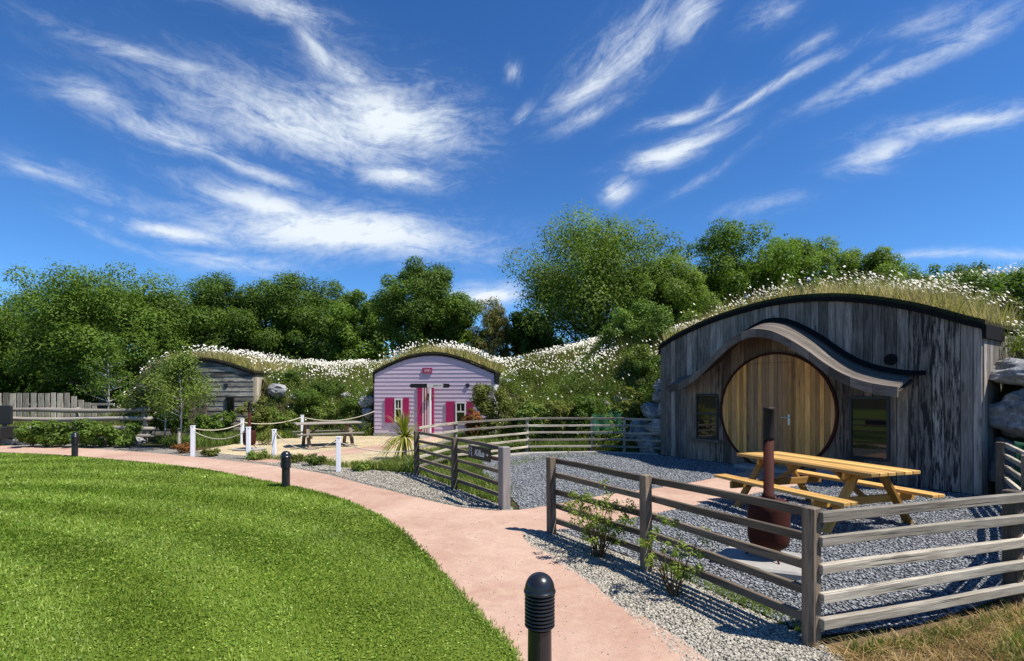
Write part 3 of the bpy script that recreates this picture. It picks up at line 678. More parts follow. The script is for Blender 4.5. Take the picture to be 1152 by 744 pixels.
def big_house():
    p = BIG; root = thing('timber_house', 'weathered grey timber house with a big round wooden door under a wavy canopy', 'house', p.P(p.L/2, 0))
    rs = np.random.RandomState(3); mb = MB()
    def tf(a, b):
        m = (a+b)/2; dk = .25+.45*rs.rand()
        if 5.15 < m < 6.05: dk = 1.0 if 5.45 < m < 6.0 else .75
        if m > 6.05: dk = .12
        if 1.0 < m < 1.35 or 4.95 < m < 5.2: dk = max(dk, .8)
        if .74 < m < 5.38:
            za, zb = canz(a)+.18, canz(b)+.18; tone = float(np.clip(1.15-abs(m-3.05)/2.6*.75, .2, .95))
            d2 = .9 if 4.25 < m < 4.45 or 1.68 < m < 1.85 else dk*.6
            return [(.03, (za, zb), tone*.9, d2), None, (m, dk)]
        return [(.03, None, .1, dk)]
    u = 0.
    while u < p.L-.01:
        w = min(.17*(.72+rs.rand()*.5), p.L-u)
        if p.L-u-w < .07: w = p.L-u
        a, b = u+.004, u+w-.004; jn = rs.rand()*.007; s = tf(a, b)
        ra, rb, rm = p.roof(a)-.03, p.roof(b)-.03, p.roof((a+b)/2)-.03
        if len(s) == 1: mb.prism([(a, .03), (b, .03), (b, rb), ((a+b)/2, rm), (a, ra)], p.A, p.U, (0, 0, 1), p.Nn, 0, .025+jn, tone=s[0][2], dark=s[0][3])
        else:
            za, zb = s[0][1]
            mb.prism([(a, .03), (b, .03), (b, zb), (a, za)], p.A, p.U, (0, 0, 1), p.Nn, 0, .025+jn, tone=s[0][2], dark=s[0][3])
            mb.prism([(a, za+.004), (b, zb+.004), (b, rb), ((a+b)/2, rm), (a, ra)], p.A, p.U, (0, 0, 1), p.Nn, 0, .025+jn, tone=0., dark=s[2][1]*.7)
        u += w
    mb.build('wall', M['cladding'], root, bevel=.002)
    bk = MB(); us = np.linspace(0.01, p.L-.01, 20); bk.prism([(.01, 0), (p.L-.01, 0)]+[(u, p.roof(u)-.04) for u in us[::-1]], p.A, p.U, (0, 0, 1), p.Nn, -.06, -.001); bk.build('wall_lining', M['black_felt'], root)
    side_and_back(p, root, M['cladding']); roof_cover(p, root)
    # canopy: three parts
    uu = np.linspace(CAN[0, 0], CAN[-1, 0], 70); zz = canz(uu)
    deep = lambda u: np.interp(u, [.62, 1.2, 3.0, 5.0, 5.46], [.42, .52, .66, .66, .60])
    cn = MB(); vs = []; fs = []; K = 8                     # boards running along the wave
    for k in range(K):
        v2 = []; f2 = []; t0, t1 = k/K, (k+.96)/K
        for u, z in zip(uu, zz):
            for t, dz in ((t0, 0), (t1, 0), (t1, -.03), (t0, -.03)):
                n = .03+deep(u)*(1-t)+.02; v2.append(p.P(u, z+.02+.22*t+dz, n))
        for i in range(len(uu)-1):
            for j in range(4): f2.append((i*4+j, (i+1)*4+j, (i+1)*4+(j+1) % 4, i*4+(j+1) % 4))
        f2 += [(0, 1, 2, 3), tuple(len(v2)-4+j for j in (3, 2, 1, 0))]
        lo = [(u*1.0, j*.05, 0) for u in uu for j in range(4)]
        cn.add(v2, f2, lo)
    can = cn.build('canopy', M['shingle'], root)
    fa = MB(); nseg = 14; ub = np.linspace(CAN[0, 0], CAN[-1, 0], nseg*5+1)
    for k in range(nseg):
        v2 = []; f2 = []; q = ub[k*5:k*5+6].copy(); q[0] += .003; q[-1] -= .003
        for u in q:
            z = canz(u)
            for n, dz in ((.022, .025), (.022, -.145), (-.012, -.145), (-.012, .025)): v2.append(p.P(u, z+dz, .03+deep(u)+.03+n))
        for i in range(5):
            for j in range(4): f2.append((i*4+j, (i+1)*4+j, (i+1)*4+(j+1) % 4, i*4+(j+1) % 4))
        f2 += [(0, 1, 2, 3), (23, 22, 21, 20)]
        fa.add(v2, f2, [(u, j*.07, 0) for u in q for j in range(4)])
    fa.build('fascia', M['shingle'], can)
    sf = MB(); v2 = []; f2 = []
    for u, z in zip(uu, zz):
        for n, dz in ((deep(u)+.02, -.045), (deep(u)+.02, -.07), (.03, .12), (.03, .145)): v2.append(p.P(u, z+dz, n))
    for i in range(len(uu)-1):
        for j in range(4): f2.append((i*4+j, (i+1)*4+j, (i+1)*4+(j+1) % 4, i*4+(j+1) % 4))
    f2 += [(0, 1, 2, 3), tuple(len(v2)-4+j for j in (3, 2, 1, 0))]
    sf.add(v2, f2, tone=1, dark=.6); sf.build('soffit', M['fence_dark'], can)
    fl = MB(); v2 = []; f2 = []; u3 = np.linspace(2.2, CAN[-1, 0]+.18, 50)
    for u in u3:
        z = canz(min(u, CAN[-1, 0]))
        for n, dz in ((.16, .245), (.16, .225), (.035, .24), (.035, .31)): v2.append(p.P(u, z+dz, n))
    for i in range(len(u3)-1):
        for j in range(4): f2.append((i*4+j, (i+1)*4+j, (i+1)*4+(j+1) % 4, i*4+(j+1) % 4))
    f2 += [(0, 1, 2, 3), tuple(len(v2)-4+j for j in (3, 2, 1, 0))]
    fl.add(v2, f2); fl.build('flashing', M['black_felt'], can)
    # round door face
    uc, zc, rr = 3.03, 1.25, 1.21; d = MB(); u = uc-rr
    while u < uc+rr-.005:
        w = min(.088*(.8+rs.rand()*.45), uc+rr-u)
        ppoly = []; a, b = u+.0028, u+w-.0028
        for q in np.linspace(a, b, 4): ppoly.append((q, zc-math.sqrt(max(0, rr*rr-(q-uc)**2))))
        for q in np.linspace(b, a, 4): ppoly.append((q, zc+math.sqrt(max(0, rr*rr-(q-uc)**2))))
        ton = 0. if not (-.62 < u-uc < .10) else .75
        d.prism(ppoly, p.A, p.U, (0, 0, 1), p.Nn, .034, .062+rs.rand()*.003, tone=ton if rs.rand() > .15 else .4, dark=.12); u += w
    do = d.build('round_door', M['cedar'], root)
    rg = MB(); disc(p, rg, uc, zc, rr, rr+.045, .02, .085, 80); rg.build('door_rim', M['rust'], do)
    gp = MB(); gp.prism([(uc-.60, .12), (uc-.594, .12), (uc-.594, 2.28), (uc-.60, 2.28)], p.A, p.U, (0, 0, 1), p.Nn, .05, .0665)
    gp.prism([(uc+.40, .12), (uc+.406, .12), (uc+.406, 2.28), (uc+.40, 2.28)], p.A, p.U, (0, 0, 1), p.Nn, .05, .0665); gp.prism([(uc-.60, 2.28), (uc+.406, 2.28), (uc+.406, 2.286), (uc-.60, 2.286)], p.A, p.U, (0, 0, 1), p.Nn, .05, .0665)
    gp.build('door_leaf_gap', M['black_felt'], do)
    h = MB(); h.prism([(uc+.30, .98), (uc+.34, .98), (uc+.34, 1.20), (uc+.30, 1.20)], p.A, p.U, (0, 0, 1), p.Nn, .062, .072)
    h.tube([p.P(uc+.32, 1.14, .07), p.P(uc+.32, 1.14, .12), p.P(uc+.30, 1.14, .125), p.P(uc+.19, 1.14, .12)], .010, 8); h.build('handle', M['steel'], do)
    window(p, root, 1.10, 1.70, .55, 1.62, 1.15, M['dark_frame'], M['glass'], M['fence_dark'])
    window(p, root, 4.47, 5.12, .42, 1.58, 0, M['dark_frame'], M['glass'], None)
    v = MB(); disc(p, v, 5.13, 2.24, 0.0, .10, .02, .055, 24); v.build('vent', M['black_felt'], root)
    st = MB(); st.prism([(uc-.65, .018), (uc+.65, .018), (uc+.65, .10), (uc-.65, .10)], p.A, p.U, (0, 0, 1), p.Nn, .09, .5); st.build('doorstep', M['concrete'], root, bevel=.01)
big_house()

def lilac_house():
    p = LIL; root = thing('lilac_house', 'small lilac painted house with magenta shutters under a turf roof of daisies', 'house', p.P(p.L/2, 0))
    w = MB(); z = -.02; h = .15
    bm_ = []
    while z < 3.0:                                   # lap boards, clipped by the arch
        us = [u for u in np.linspace(0, p.L, 120) if p.roof(u)-.03 > z+.01]
        a, b = us[0], us[-1]; usz = np.linspace(a, b, 24)
        v = []; f = []
        for u in usz:
            t = min(z+h, p.roof(u)-.03); t = max(t, z+.006)
            v += [p.P(u, z, .020), p.P(u, t, .006), p.P(u, t, -.01), p.P(u, z, -.01)]
        for i in range(len(usz)-1):
            for j in range(4): f.append((i*4+j, (i+1)*4+j, (i+1)*4+(j+1) % 4, i*4+(j+1) % 4))
        f += [(0, 1, 2, 3), tuple(len(v)-4+j for j in (3, 2, 1, 0))]
        w.add(v, f, [(u, j*.06, z) for u in usz for j in range(4)]); z += h
    w.build('wall', M['lilac'], root)
    for end in (0, p.L):
        mb = MB(); n = .0; top = p.roof(end)-.1
        mb.box(p.P(end, top/2, -2.0), (0, 0, 1), p.Nn, p.U, top/2, 2.0, .03); mb.build('side_wall', M['lilac'] if end == 0 else M['white_paint'], root)  # right end coloured white to carry the strong sunlight on that return wall
    mb = MB(); us = np.linspace(0.02, p.L-.02, 14); mb.prism([(.02, 0), (p.L-.02, 0)]+[(u, p.roof(u)-.06) for u in us[::-1]], p.P(0, 0, -4), p.U, (0, 0, 1), p.Nn, -.03, 0); mb.build('back_wall', M['lilac'], root)
    roof_cover(p, root, ret=.42, thick=.07, over=.05)
    d = MB()
    nb = 9; u0, u1 = 1.69, 2.32; dz = 1.93
    dr = MB(); dr.prism([(u0, .03), (u1, .03), (u1, dz), (u0, dz)], p.A, p.U, (0, 0, 1), p.Nn, .02, .055); door = dr.build('door', M['magenta'], root)
    for a in (.86, .69, .53, .38, .20):
        s = MB(); q = u1-(u1-u0)*a; s.prism([(q+.12*0, .05), (q+.045, .05), (q+.045, dz-.02), (q, dz-.02)], p.A, p.U, (0, 0, 1), p.Nn, .056, .061)
        if a < .8: s.build('white_stripe', M['cream_paint'], door)
    s = MB(); vs = []
    wr = MB(); c = [(p.P(2.17+.07*math.cos(t), 1.5+.11*math.sin(t), .09)) for t in np.linspace(0, 2*math.pi, 14)]; wr.tube(c, .05, 7, False); wr.build('wreath', M['stem'], door)
    for u0, u1, z0, z1, sh in ((.80, 1.10, .55, 1.42, ((.42, .78), (1.12, 1.36))), (3.15, 3.54, .47, 1.30, ((2.78, 3.12), (3.57, 3.82)))):
        o = window(p, root, u0, u1, z0, z1, (z0+z1)/2+.06, M['cream_paint'], M['glass'], None, .05, .035, mull=True)
        for a, b in sh:
            q = MB(); k = a
            while k < b-.02:
                q.prism([(k+.002, z0-.03), (min(k+.083, b)-.002, z0-.03), (min(k+.083, b)-.002, z1+.03), (k+.002, z1+.03)], p.A, p.U, (0, 0, 1), p.Nn, .03, .055); k += .083
            q.build('shutter', M['magenta'], root)
    q = MB(); q.prism([(1.88, 2.37), (2.25, 2.37), (2.25, 2.58), (1.88, 2.58)], p.A, p.U, (0, 0, 1), p.Nn, .025, .05); pl = q.build('name_plaque', M['magenta'], root)
    q = MB()
    for a, b, c, d_ in ((1.94, 2.17, 2.52, 2.53), (1.94, 2.17, 2.42, 2.43), (1.97, 2.0, 2.455, 2.50), (2.03, 2.06, 2.455, 2.50), (2.09, 2.14, 2.455, 2.50), (2.19, 2.2, 2.42, 2.53)):
        q.prism([(a, c), (b, c), (b, d_), (a, d_)], p.A, p.U, (0, 0, 1), p.Nn, .05, .053)
    q.build('plaque_marks', M['cream_paint'], pl)
    v = MB(); disc(p, v, 3.60, 1.92, 0, .08, .02, .05, 20); v.build('vent', M['black_metal'], root)
    q = MB(); q.prism([(-.03, 0), (p.L+.03, 0), (p.L+.03, .12), (-.03, .12)], p.A, p.U, (0, 0, 1), p.Nn, .032, .06); q.build('plinth', M['concrete'], root)
    # fingerpost before the door
    r2 = thing('fingerpost', 'slim pale signpost with dark pointed arms in front of the lilac house door', 'signpost', p.P(2.33, 0, .55))
    q = MB(); q.beam(p.P(2.33, 0, .55), p.P(2.33, 1.86, .55), .055, .055, up=tuple(p.Nn)); q.build('post', M['white_paint'], r2, bevel=.006)
    q = MB(); q.prism([(1.55, 1.90), (1.62, 1.83), (2.22, 1.83), (2.22, 1.98), (1.62, 1.98)], p.A, p.U, (0, 0, 1), p.Nn, .55, .58); q.build('left_arm', M['sign_black'], r2)
    q = MB(); q.prism([(2.225, 1.84), (2.80, 1.84), (2.80, 1.97), (2.225, 1.97)], p.A, p.U, (0, 0, 1), p.Nn, .55, .58); ra = q.build('right_arm', M['cream_paint'], r2)
    q = MB(); q.prism([(2.80, 1.83), (3.02, 1.83), (3.09, 1.905), (3.02, 1.98), (2.80, 1.98), (2.86, 1.905)], p.A, p.U, (0, 0, 1), p.Nn, .55, .582); q.build('arrow_tip', M['sign_black'], ra)
    q = MB()
    for k, a in enumerate((2.45, 2.49, 2.53, 2.57, 2.61, 2.68, 2.72)): q.prism([(a, 1.885), (a+.024, 1.885), (a+.024, 1.925), (a, 1.925)], p.A, p.U, (0, 0, 1), p.Nn, .58, .582)
    q.build('lettering', M['sign_black'], ra)
lilac_house()

def grey_house():
    p = GRY; root = thing('grey_board_house', 'small grey horizontal board house behind the young trees at left, turf on its roof', 'house', p.P(p.L/2, 0))
    w = MB(); z = 0; h = .19; rs = np.random.RandomState(9)
    while z < 2.85:
        us = [u for u in np.linspace(0, p.L, 100) if p.roof(u)-.03 > z+.01]; usz = np.linspace(us[0], us[-1], 20); v = []; f = []
        for u in usz:
            t = max(min(z+h-.006, p.roof(u)-.03), z+.006)
            v += [p.P(u, z, .034), p.P(u, t, .02), p.P(u, t, -.01), p.P(u, z, -.01)]
        for i in range(19):
            for j in range(4): f.append((i*4+j, (i+1)*4+j, (i+1)*4+(j+1) % 4, i*4+(j+1) % 4))
        f += [(0, 1, 2, 3), (79, 78, 77, 76)]
        w.add(v, f, [(u, j*.06, z) for u in usz for j in range(4)], dark=.3+.5*rs.rand()); z += h
    w.build('wall', M['fence_wood'], root)
    side_and_back(p, root, M['pale_wood']); roof_cover(p, root, ret=.10)
    window(p, root, 3.75, 4.1, .7, 1.5, 0, M['dark_frame'], M['glass'])
    q = MB(); q.prism([(2.2, .03), (2.95, .03), (2.95, 1.85), (2.2, 1.85)], p.A, p.U, (0, 0, 1), p.Nn, .03, .06); q.build('door', M['fence_dark'], root)
    q = MB(); disc(p, q, 3.75, 1.93, 0, .08, .02, .055, 18); q.build('vent', M['black_metal'], root)
grey_house()

# ------------------------------------------------------------------ fences
def fence(label, pts, ht, rails, post_w=.085, rail_h=.075, rail_t=.038, mat='fence_wood', side=-1, name='rail_fence', ext=.02, pmat=None, over=0., closed_posts=None):
    base = (*pts[0], 0); root = thing(name, label, 'fence', base); pts = [np.array(q, float) for q in pts]; n = len(pts)
    for i, q in enumerate(pts):
        if closed_posts is not None and i not in closed_posts: continue
        t = pts[min(i+1, n-1)]-pts[max(i-1, 0)]; t /= np.linalg.norm(t)
        mb = MB(); lx = (R.rand()-.5)*.02; hh = ht+.02+R.rand()*.015
        mb.beam((q[0], q[1], -.05), (q[0]+lx, q[1], hh), post_w, post_w, up=(t[0], t[1], 0), dark=.3); mb.build('post', M[pmat or mat], root, bevel=.006)
    for i in range(n-1):
        a, b = pts[i], pts[i+1]; t = (b-a)/np.linalg.norm(b-a); nn = np.array([t[1], -t[0]])*side*(post_w/2+rail_t/2-.004)
        for zr in rails:
            j = (R.rand(2)-.5)*.012; e = ext if i in (0,) else 0
            A3 = (*(a+nn-t*.03), zr+j[0]); B3 = (*(b+nn+t*.03), zr+j[1])
            if i % 2: A3 = (A3[0]+nn[0]*.02, A3[1]+nn[1]*.02, A3[2]); B3 = (B3[0]+nn[0]*.02, B3[1]+nn[1]*.02, B3[2])
            mb = MB(); mb.warped(A3, B3, rail_t, rail_h, dark=.3*R.rand()+.1); mb.build('rail', M[mat], root, bevel=.005)
    return root
R5 = [.155, .33, .505, .68, .845]
fence('dark five-rail foreground fence from the yard entrance to the corner post, shrubs before it', [(.46, 5.95), (1.24, 4.72), (1.95, 3.33)], .87, R5, side=-1, mat='fence_dark', rail_h=.060)
fence('sunlit bleached five-rail fence across the foreground right and round beside the timber house', [(1.99, 3.36), (3.90, 3.98), (5.0, 4.85), (6.2, 6.15), (7.45, 7.80)], .87, [.16, .335, .51, .685, .85], side=1, mat='fence_wood', rail_h=.066, post_w=.095, rail_t=.045, pmat='fence_dark', closed_posts=[1, 2, 3, 4])
fence('dark brown five-rail gate fence with a black name board, left of the yard entrance', [(-1.9, 10.2), (-.98, 8.68), (-.18, 7.32)], .85, R5, side=-1, mat='fence_dark', rail_h=.056, closed_posts=[0, 1])
fence('long curved five-rail fence along the back of the slate yard below the bank', [(-1.9, 10.3), (-1.35, 12.2), (.42, 14.0), (2.22, 14.25), (3.1, 14.1), (4.02, 13.55)], .95, [.17, .36, .55, .75, .94], side=1, mat='fence_wood', rail_h=.055, rail_t=.035, post_w=.07, closed_posts=[1, 2, 3, 4])
gp = thing('gate_post', 'thick pale grey square gatepost at the end of the name board fence', 'post', (-.11, 7.22, 0))
mb = MB(); mb.beam((-.11, 7.22, -.05), (-.11, 7.22, .89), .135, .135, up=(.5, -.8, 0)); mb.build('shaft', M['post_grey'], gp, bevel=.012)
def name_board():
    a = np.array([-.56, 7.9]); b = np.array([-.21, 7.33]); t = (b-a); L = np.linalg.norm(t); t /= L
    nn = np.array([t[1], -t[0]]); nn = nn if nn@np.array([-a[0], -a[1]]) > 0 else -nn
    # the board hangs on the path side of the rails
    O = np.array([a[0]+nn[0]*.115, a[1]+nn[1]*.115, .66]); U = np.array([t[0], t[1], 0]); Nn = np.array([nn[0], nn[1], 0])
    r = thing('name_board', 'black name board with white script lettering and an arrow, fixed to the gate fence', 'sign', O)
    mb = MB(); mb.prism([(0, 0), (L, 0), (L, .19), (0, .19)], O, U, (0, 0, 1), Nn, -.012, .012); mb.build('board', M['sign_black'], r)
    def text(s, size, u, v, shear=.35):
        cu = bpy.data.curves.new('lettering', 'FONT'); cu.body = s; cu.size = size; cu.shear = shear; cu.extrude = .0008; cu.offset = .0015
        to = bpy.data.objects.new('tmp', cu); col.objects.link(to); dg = bpy.context.evaluated_depsgraph_get(); dg.update()
        me = bpy.data.meshes.new_from_object(to.evaluated_get(dg)); bpy.data.objects.remove(to)
        me.name = 'lettering'
        Mx = Matrix(((U[0], 0, Nn[0], 0), (U[1], 0, Nn[1], 0), (0, 1, 0, 0), (0, 0, 0, 1))); me.transform(Mx)
        off = U*u+np.array([0, 0, v])+Nn*.013
        me.transform(Matrix.Translation(Vector(off))); me.materials.clear(); me.materials.append(M['sign_white'])
        o = bpy.data.objects.new('lettering', me); col.objects.link(o); o.parent = r
    text('Killua', .135, .20, .055)
    q = MB(); pts = [(.09, .165), (.12, .14), (.095, .115), (.125, .09), (.10, .06), (.13, .035)]
    q.tube([O+U*u+np.array([0, 0, v])+Nn*.014 for u, v in pts], .006, 5); pts = [(.04, .16), (.055, .13), (.045, .08), (.06, .05)]
    q.tube([O+U*u+np.array([0, 0, v])+Nn*.014 for u, v in pts], .004, 5); q.build('ornament', M['sign_white'], r)
    q = MB(); q.prism([(.555, .09), (.615, .09), (.615, .10), (.555, .10)], O, U, (0, 0, 1), Nn, .012, .015); q.prism([(.60, .12), (.635, .095), (.60, .07), (.612, .095)], O, U, (0, 0, 1), Nn, .0125, .0155); q.build('arrow', M['sign_white'], r)
name_board()

# ------------------------------------------------------------------ bollards
def bollard(loc, label):
    r = thing('bollard_light', label, 'bollard', loc, 'black bollard lights along the lawn edge'); x, y = loc[0], loc[1]
    m = MB(); m.lathe([(.095, -.02), (.095, .012), (.068, .014), (.066, .335), (.060, .34), (.060, .40)], (x, y, 0), 32); m.build('post', M['black_metal'], r, smooth=False)
    m = MB(); prof = [(.060, .36)]; z = .35
    for k in range(9): prof += [(.083, z), (.085, z+.005), (.083, z+.010), (.066, z+.013), (.066, z+.018)]; z += .0205
    prof += [(.080, z)]; m.lathe(prof, (x, y, 0), 36); m.build('louvre_head', M['black_metal'], r)
    m = MB(); prof = [(.088, z), (.090, z+.006), (.088, z+.014)]
    for t in np.linspace(0, 1, 9)[:-1]: prof.append((.084*math.cos(t*math.pi/2)**.9, z+.016+.092*math.sin(t*math.pi/2)))
    prof.append((.004, z+.108)); m.lathe(prof, (x, y, 0), 36); o = m.build('domed_cap', M['black_metal'], r, smooth=True)
    return r
b0 = bollard((0, 0, 0), 'black louvred bollard light close in the foreground between path and lawn')
b0.location = (.155, 2.86, 0)
b1 = copy_tree(b0); b1.location = (-3.92, 8.86, 0); b1['label'] = 'black bollard light on the lawn edge before the white rope posts'
b2 = copy_tree(b0); b2.location = (-11.12, 13.0, 0); b2['label'] = 'farthest black bollard light, on the lawn edge before the leafy hedge'

# ------------------------------------------------------------------ white posts and ropes
WP = [(-8.23, 13.18, .80, 'left-hand white rope post beside the staked young tree'), (-6.55, 12.7, .80, 'white rope post right in front of the small rusty stove'), (-6.05, 13.0, .72, 'white rope post beside the grey picnic table, left of it'),
      (-3.60, 10.60, .74, 'white rope post nearest the pink path, before the cordyline'), (-8.6, 16.3, .82, 'white rope post behind the small rusty stove'), (-7.55, 18.4, .85, 'farthest white rope post, behind the grey picnic table')]
wp0 = thing('rope_post', WP[0][3], 'post', (0, 0, 0), 'white rope posts round the lilac house yard')
m = MB(); m.beam((0, 0, -.03), (0, 0, .78), .09, .09, up=(1, .2, 0)); m.build('shaft', M['white_paint'], wp0, bevel=.006)
m = MB(); m.prism([(-.05, -.05), (.05, -.05), (.05, .05), (-.05, .05)], (0, 0, 0), (1, 0, 0), (0, 1, 0), (0, 0, 1), .78, .80); m.build('cap', M['white_paint'], wp0, bevel=.006)
for i, (x, y, h, lb) in enumerate(WP):
    o = wp0 if i == 0 else copy_tree(wp0); o.location = (x, y, 0); o.scale = (1, 1, h/.8); o['label'] = lb
def rope(a, b, sag, label, rr=.011):
    a = np.array(a, float); b = np.array(b, float); P = [a*(1-t)+b*t-np.array([0, 0, sag*4*t*(1-t)]) for t in np.linspace(0, 1, 15)]
    m = MB(); m.tube(P, rr, 6); o = m.build('rope', M['rope'], None, True, origin=a); tag(o, label, 'rope', 'ropes between the white posts')
rope((-8.19, 13.16, .66), (-6.60, 12.68, .70), .20, 'slack rope between the two white posts left of the stove, lower rope')
rope((-8.2, 13.2, .72), (-8.6+.04, 16.25, .70), .12, 'rope from the left-hand white post back past the stove', .014)
rope((-8.56, 16.3, .70), (-7.58, 18.35, .76), .12, 'rope across the back of the yard behind the small stove', .015)
rope((-7.5, 18.4, .76), (-5.2, 19.33, .95), .22, 'pale rope from the farthest white post to the lilac house corner', .015)
rope((-6.01, 12.98, .64), (-3.66, 10.63, .66), .30, 'rope hanging in front of the grey picnic table')
rope((-3.55, 10.58, .62), (-1.93, 10.24, .50), .10, 'dull rope from the nearest white post to the gate fence')

# ------------------------------------------------------------------ picnic tables
def picnic(c, d, L, top_w, mat, matb, label, tz=.74, bz=.44, boff=.64, bw=.22, nb=5, grp=None, gap=.012, blen=None):
    d = np.array([d[0], d[1], 0.]); d /= np.linalg.norm(d); e = np.array([-d[1], d[0], 0.]); c = np.array([c[0], c[1], 0.])
    blen = blen or L
    r = thing('picnic_table', label, 'picnic table', tuple(c)); w = top_w/nb
    m = MB(); Z = np.array([0, 0, 1.])
    for k in range(nb): m.box(c+e*((k-(nb-1)/2)*w)+Z*(tz-.02), d, e, Z, L/2, w/2-gap/2, .02, dark=.1)
    m.build('table_top', mat, r, bevel=.004)
    for s in (-1, 1):
        m = MB()
        for k in range(2): m.box(c+e*(s*boff+(k-.5)*bw/2)+Z*(bz-.02), d, e, Z, blen/2, bw/4-gap/3, .02, dark=.1)
        m.build('bench_seat', mat, r, bevel=.004)
    for q in (-1, 1):
        x = c+d*(q*(L/2-.33))
        for s in (-1, 1):
            m = MB(); m.beam(x+e*s*(boff+.02)*.97+d*.0, x+e*s*.20+Z*(tz-.045), .045, .10, up=tuple(d), dark=.15); m.build('leg', matb, r, bevel=.004)
        m = MB(); m.box(x-d*q*.046+Z*(bz-.09), e, d, Z, boff+.13, .02, .048, dark=.15); m.build('cross_beam', matb, r, bevel=.004)
        m = MB(); m.box(x-d*q*.046+Z*(tz-.085), e, d, Z, top_w/2-.05, .02, .04, dark=.15); m.build('top_bearer', matb, r, bevel=.004)
        m = MB(); m.beam(x-d*q*.06+Z*(bz-.06), x-d*q*.50+Z*(tz-.05), .045, .06, up=tuple(e), dark=.15); m.build('brace', matb, r, bevel=.003)
    return r
picnic((4.08, 6.84), (.31, -.95), 2.08, .80, M['yellow_wood'], M['orange_wood'], 'new yellow pine picnic table on the slate yard before the round door', boff=.70, nb=6)
picnic((-5.7, 15.8), (.86, .50), 1.9, .75, M['table_grey'], M['fence_dark'], 'weathered grey picnic table on the yellow gravel by the lilac house', boff=.62, nb=5)

# ------------------------------------------------------------------ stoves
def stove(x, y, label, s=1., base_z=.09):
    r = thing('patio_stove', label, 'patio stove', (x, y, 0)); c = (x, y, base_z)
    prof = [(.05, .09), (.12, .095), (.165, .13), (.182, .19), (.185, .46), (.178, .525), (.15, .55), (.055, .562)]
    m = MB(); m.lathe([(a*s, b*s) for a, b in prof], c, 32); bo = m.build('drum', M['rust'], r, smooth=True)
    m = MB(); m.lathe([(.060*s, .55*s), (.058*s, .60*s), (.046*s, .605*s), (.046*s, 1.12*s)], c, 20); pi_ = m.build('lower_flue', M['rust'], r, smooth=True)
    m = MB(); m.lathe([(.049*s, 1.12*s), (.052*s, 1.14*s), (.050*s, 1.16*s), (.050*s, 1.40*s), (.053*s, 1.405*s), (.053*s, 1.425*s), (.03*s, 1.425*s)], c, 20); m.build('upper_flue', M['dark_pipe'], r, smooth=True)
    for k in range(3):
        a = k*2.094+.5; m = MB(); m.tube([(x+.10*s*math.cos(a), y+.10*s*math.sin(a), base_z+.11*s), (x+.2*s*math.cos(a), y+.2*s*math.sin(a), base_z)], .009, 6); m.build('leg', M['rust'], r)
    return r
def slab(name, pts, h, label, cat):
    P = np.array(pts, float); c = P.mean(0); m = MB(); m.prism([tuple(q) for q in P], (0, 0, 0), (1, 0, 0), (0, 1, 0), (0, 0, 1), 0.0, h); o = m.build(name, M['concrete'], None, bevel=.02, origin=(c[0], c[1], 0)); tag(o, label, cat)
slab('concrete_base', [(1.92, 4.93), (2.3, 5.32), (2.85, 4.98), (2.62, 4.38), (2.2, 4.55)], .085, 'rough pale concrete slab under the tall rusty stove inside the fence', 'slab')
stove(2.44, 4.86, 'tall rusty drum stove with a long flue, on a concrete slab before the picnic table', base_z=.085)
slab('concrete_base', [(-7.9, 14.4), (-7.2, 14.3), (-7.1, 14.8), (-7.8, 14.9)], .07, 'small concrete slab under the far rusty stove', 'slab')
stove(-7.45, 14.5, 'small distant rusty stove behind the white rope posts', .92, .07)

# ------------------------------------------------------------------ rocks
def rock(c, s, seed, label, rot=0., grp=None, name='boulder'):
    rs = np.random.RandomState(seed); bm = bmesh.new(); bmesh.ops.create_icosphere(bm, subdivisions=5, radius=1)
    V = np.array([v.co for v in bm.verts])
    for k in range(16):
        n = rs.randn(3); n /= np.linalg.norm(n); d = .58+.25*rs.rand(); t = V@n-d; V -= np.outer(np.clip(t, 0, None), n)*.97
    off = rs.rand(3)*30; fr = np.array([mnoise.fractal(Vector((v*2.2+off)), .75, 2.1, 5) for v in V])
    st = np.array([mnoise.noise(Vector((v[0]*1.2+off[0], v[1]*1.2, v[2]*7.))) for v in V])
    V += V*(fr*.10+np.clip(st, -.4, .08)*.16)[:, None]
    V *= np.array(s)*1.25; ca, sa = math.cos(rot), math.sin(rot); X = V[:, 0]*ca-V[:, 1]*sa; Y = V[:, 0]*sa+V[:, 1]*ca; V = np.stack([X, Y, V[:, 2]], -1)+np.array(c)
    F = np.array([[v.index for v in f.verts] for f in bm.faces]); bm.free()
    o = npmesh(name, V, F, M['rock'], origin=c, smooth=False); tag(o, label, 'rock', grp); return o
GL = 'stacked boulders left of the timber house'
for i, (u, n, z, s, lb) in enumerate([(-.55, -.35, .28, (.42, .35, .30), 'bottom boulder of the stack at the left corner of the timber house'), (-.25, -.25, .78, (.30, .3, .2), 'low grey boulder against the left corner of the timber house'),
        (-.62, -.5, 1.12, (.33, .3, .24), 'broad pale boulder in the middle of the stack left of the timber house'), (-.20, -.35, 1.15, (.2, .25, .2), 'small boulder wedged against the timber house left edge'),
        (-.28, -.5, 1.55, (.24, .3, .17), 'upper light grey boulder of the stack left of the timber house'), (-.55, -.9, 1.85, (.3, .3, .16), 'topmost flat boulder beside the timber house, half under grass'), (-1.2, -.6, .5, (.4, .35, .3), 'shadowed boulder behind the curved fence near the green sheet')]):
    rock(tuple(BIG.P(u, z, n)), tuple(q*1.05 for q in s), 20+i, lb, .5+i, GL)
GRb = 'big boulder wall right of the timber house'
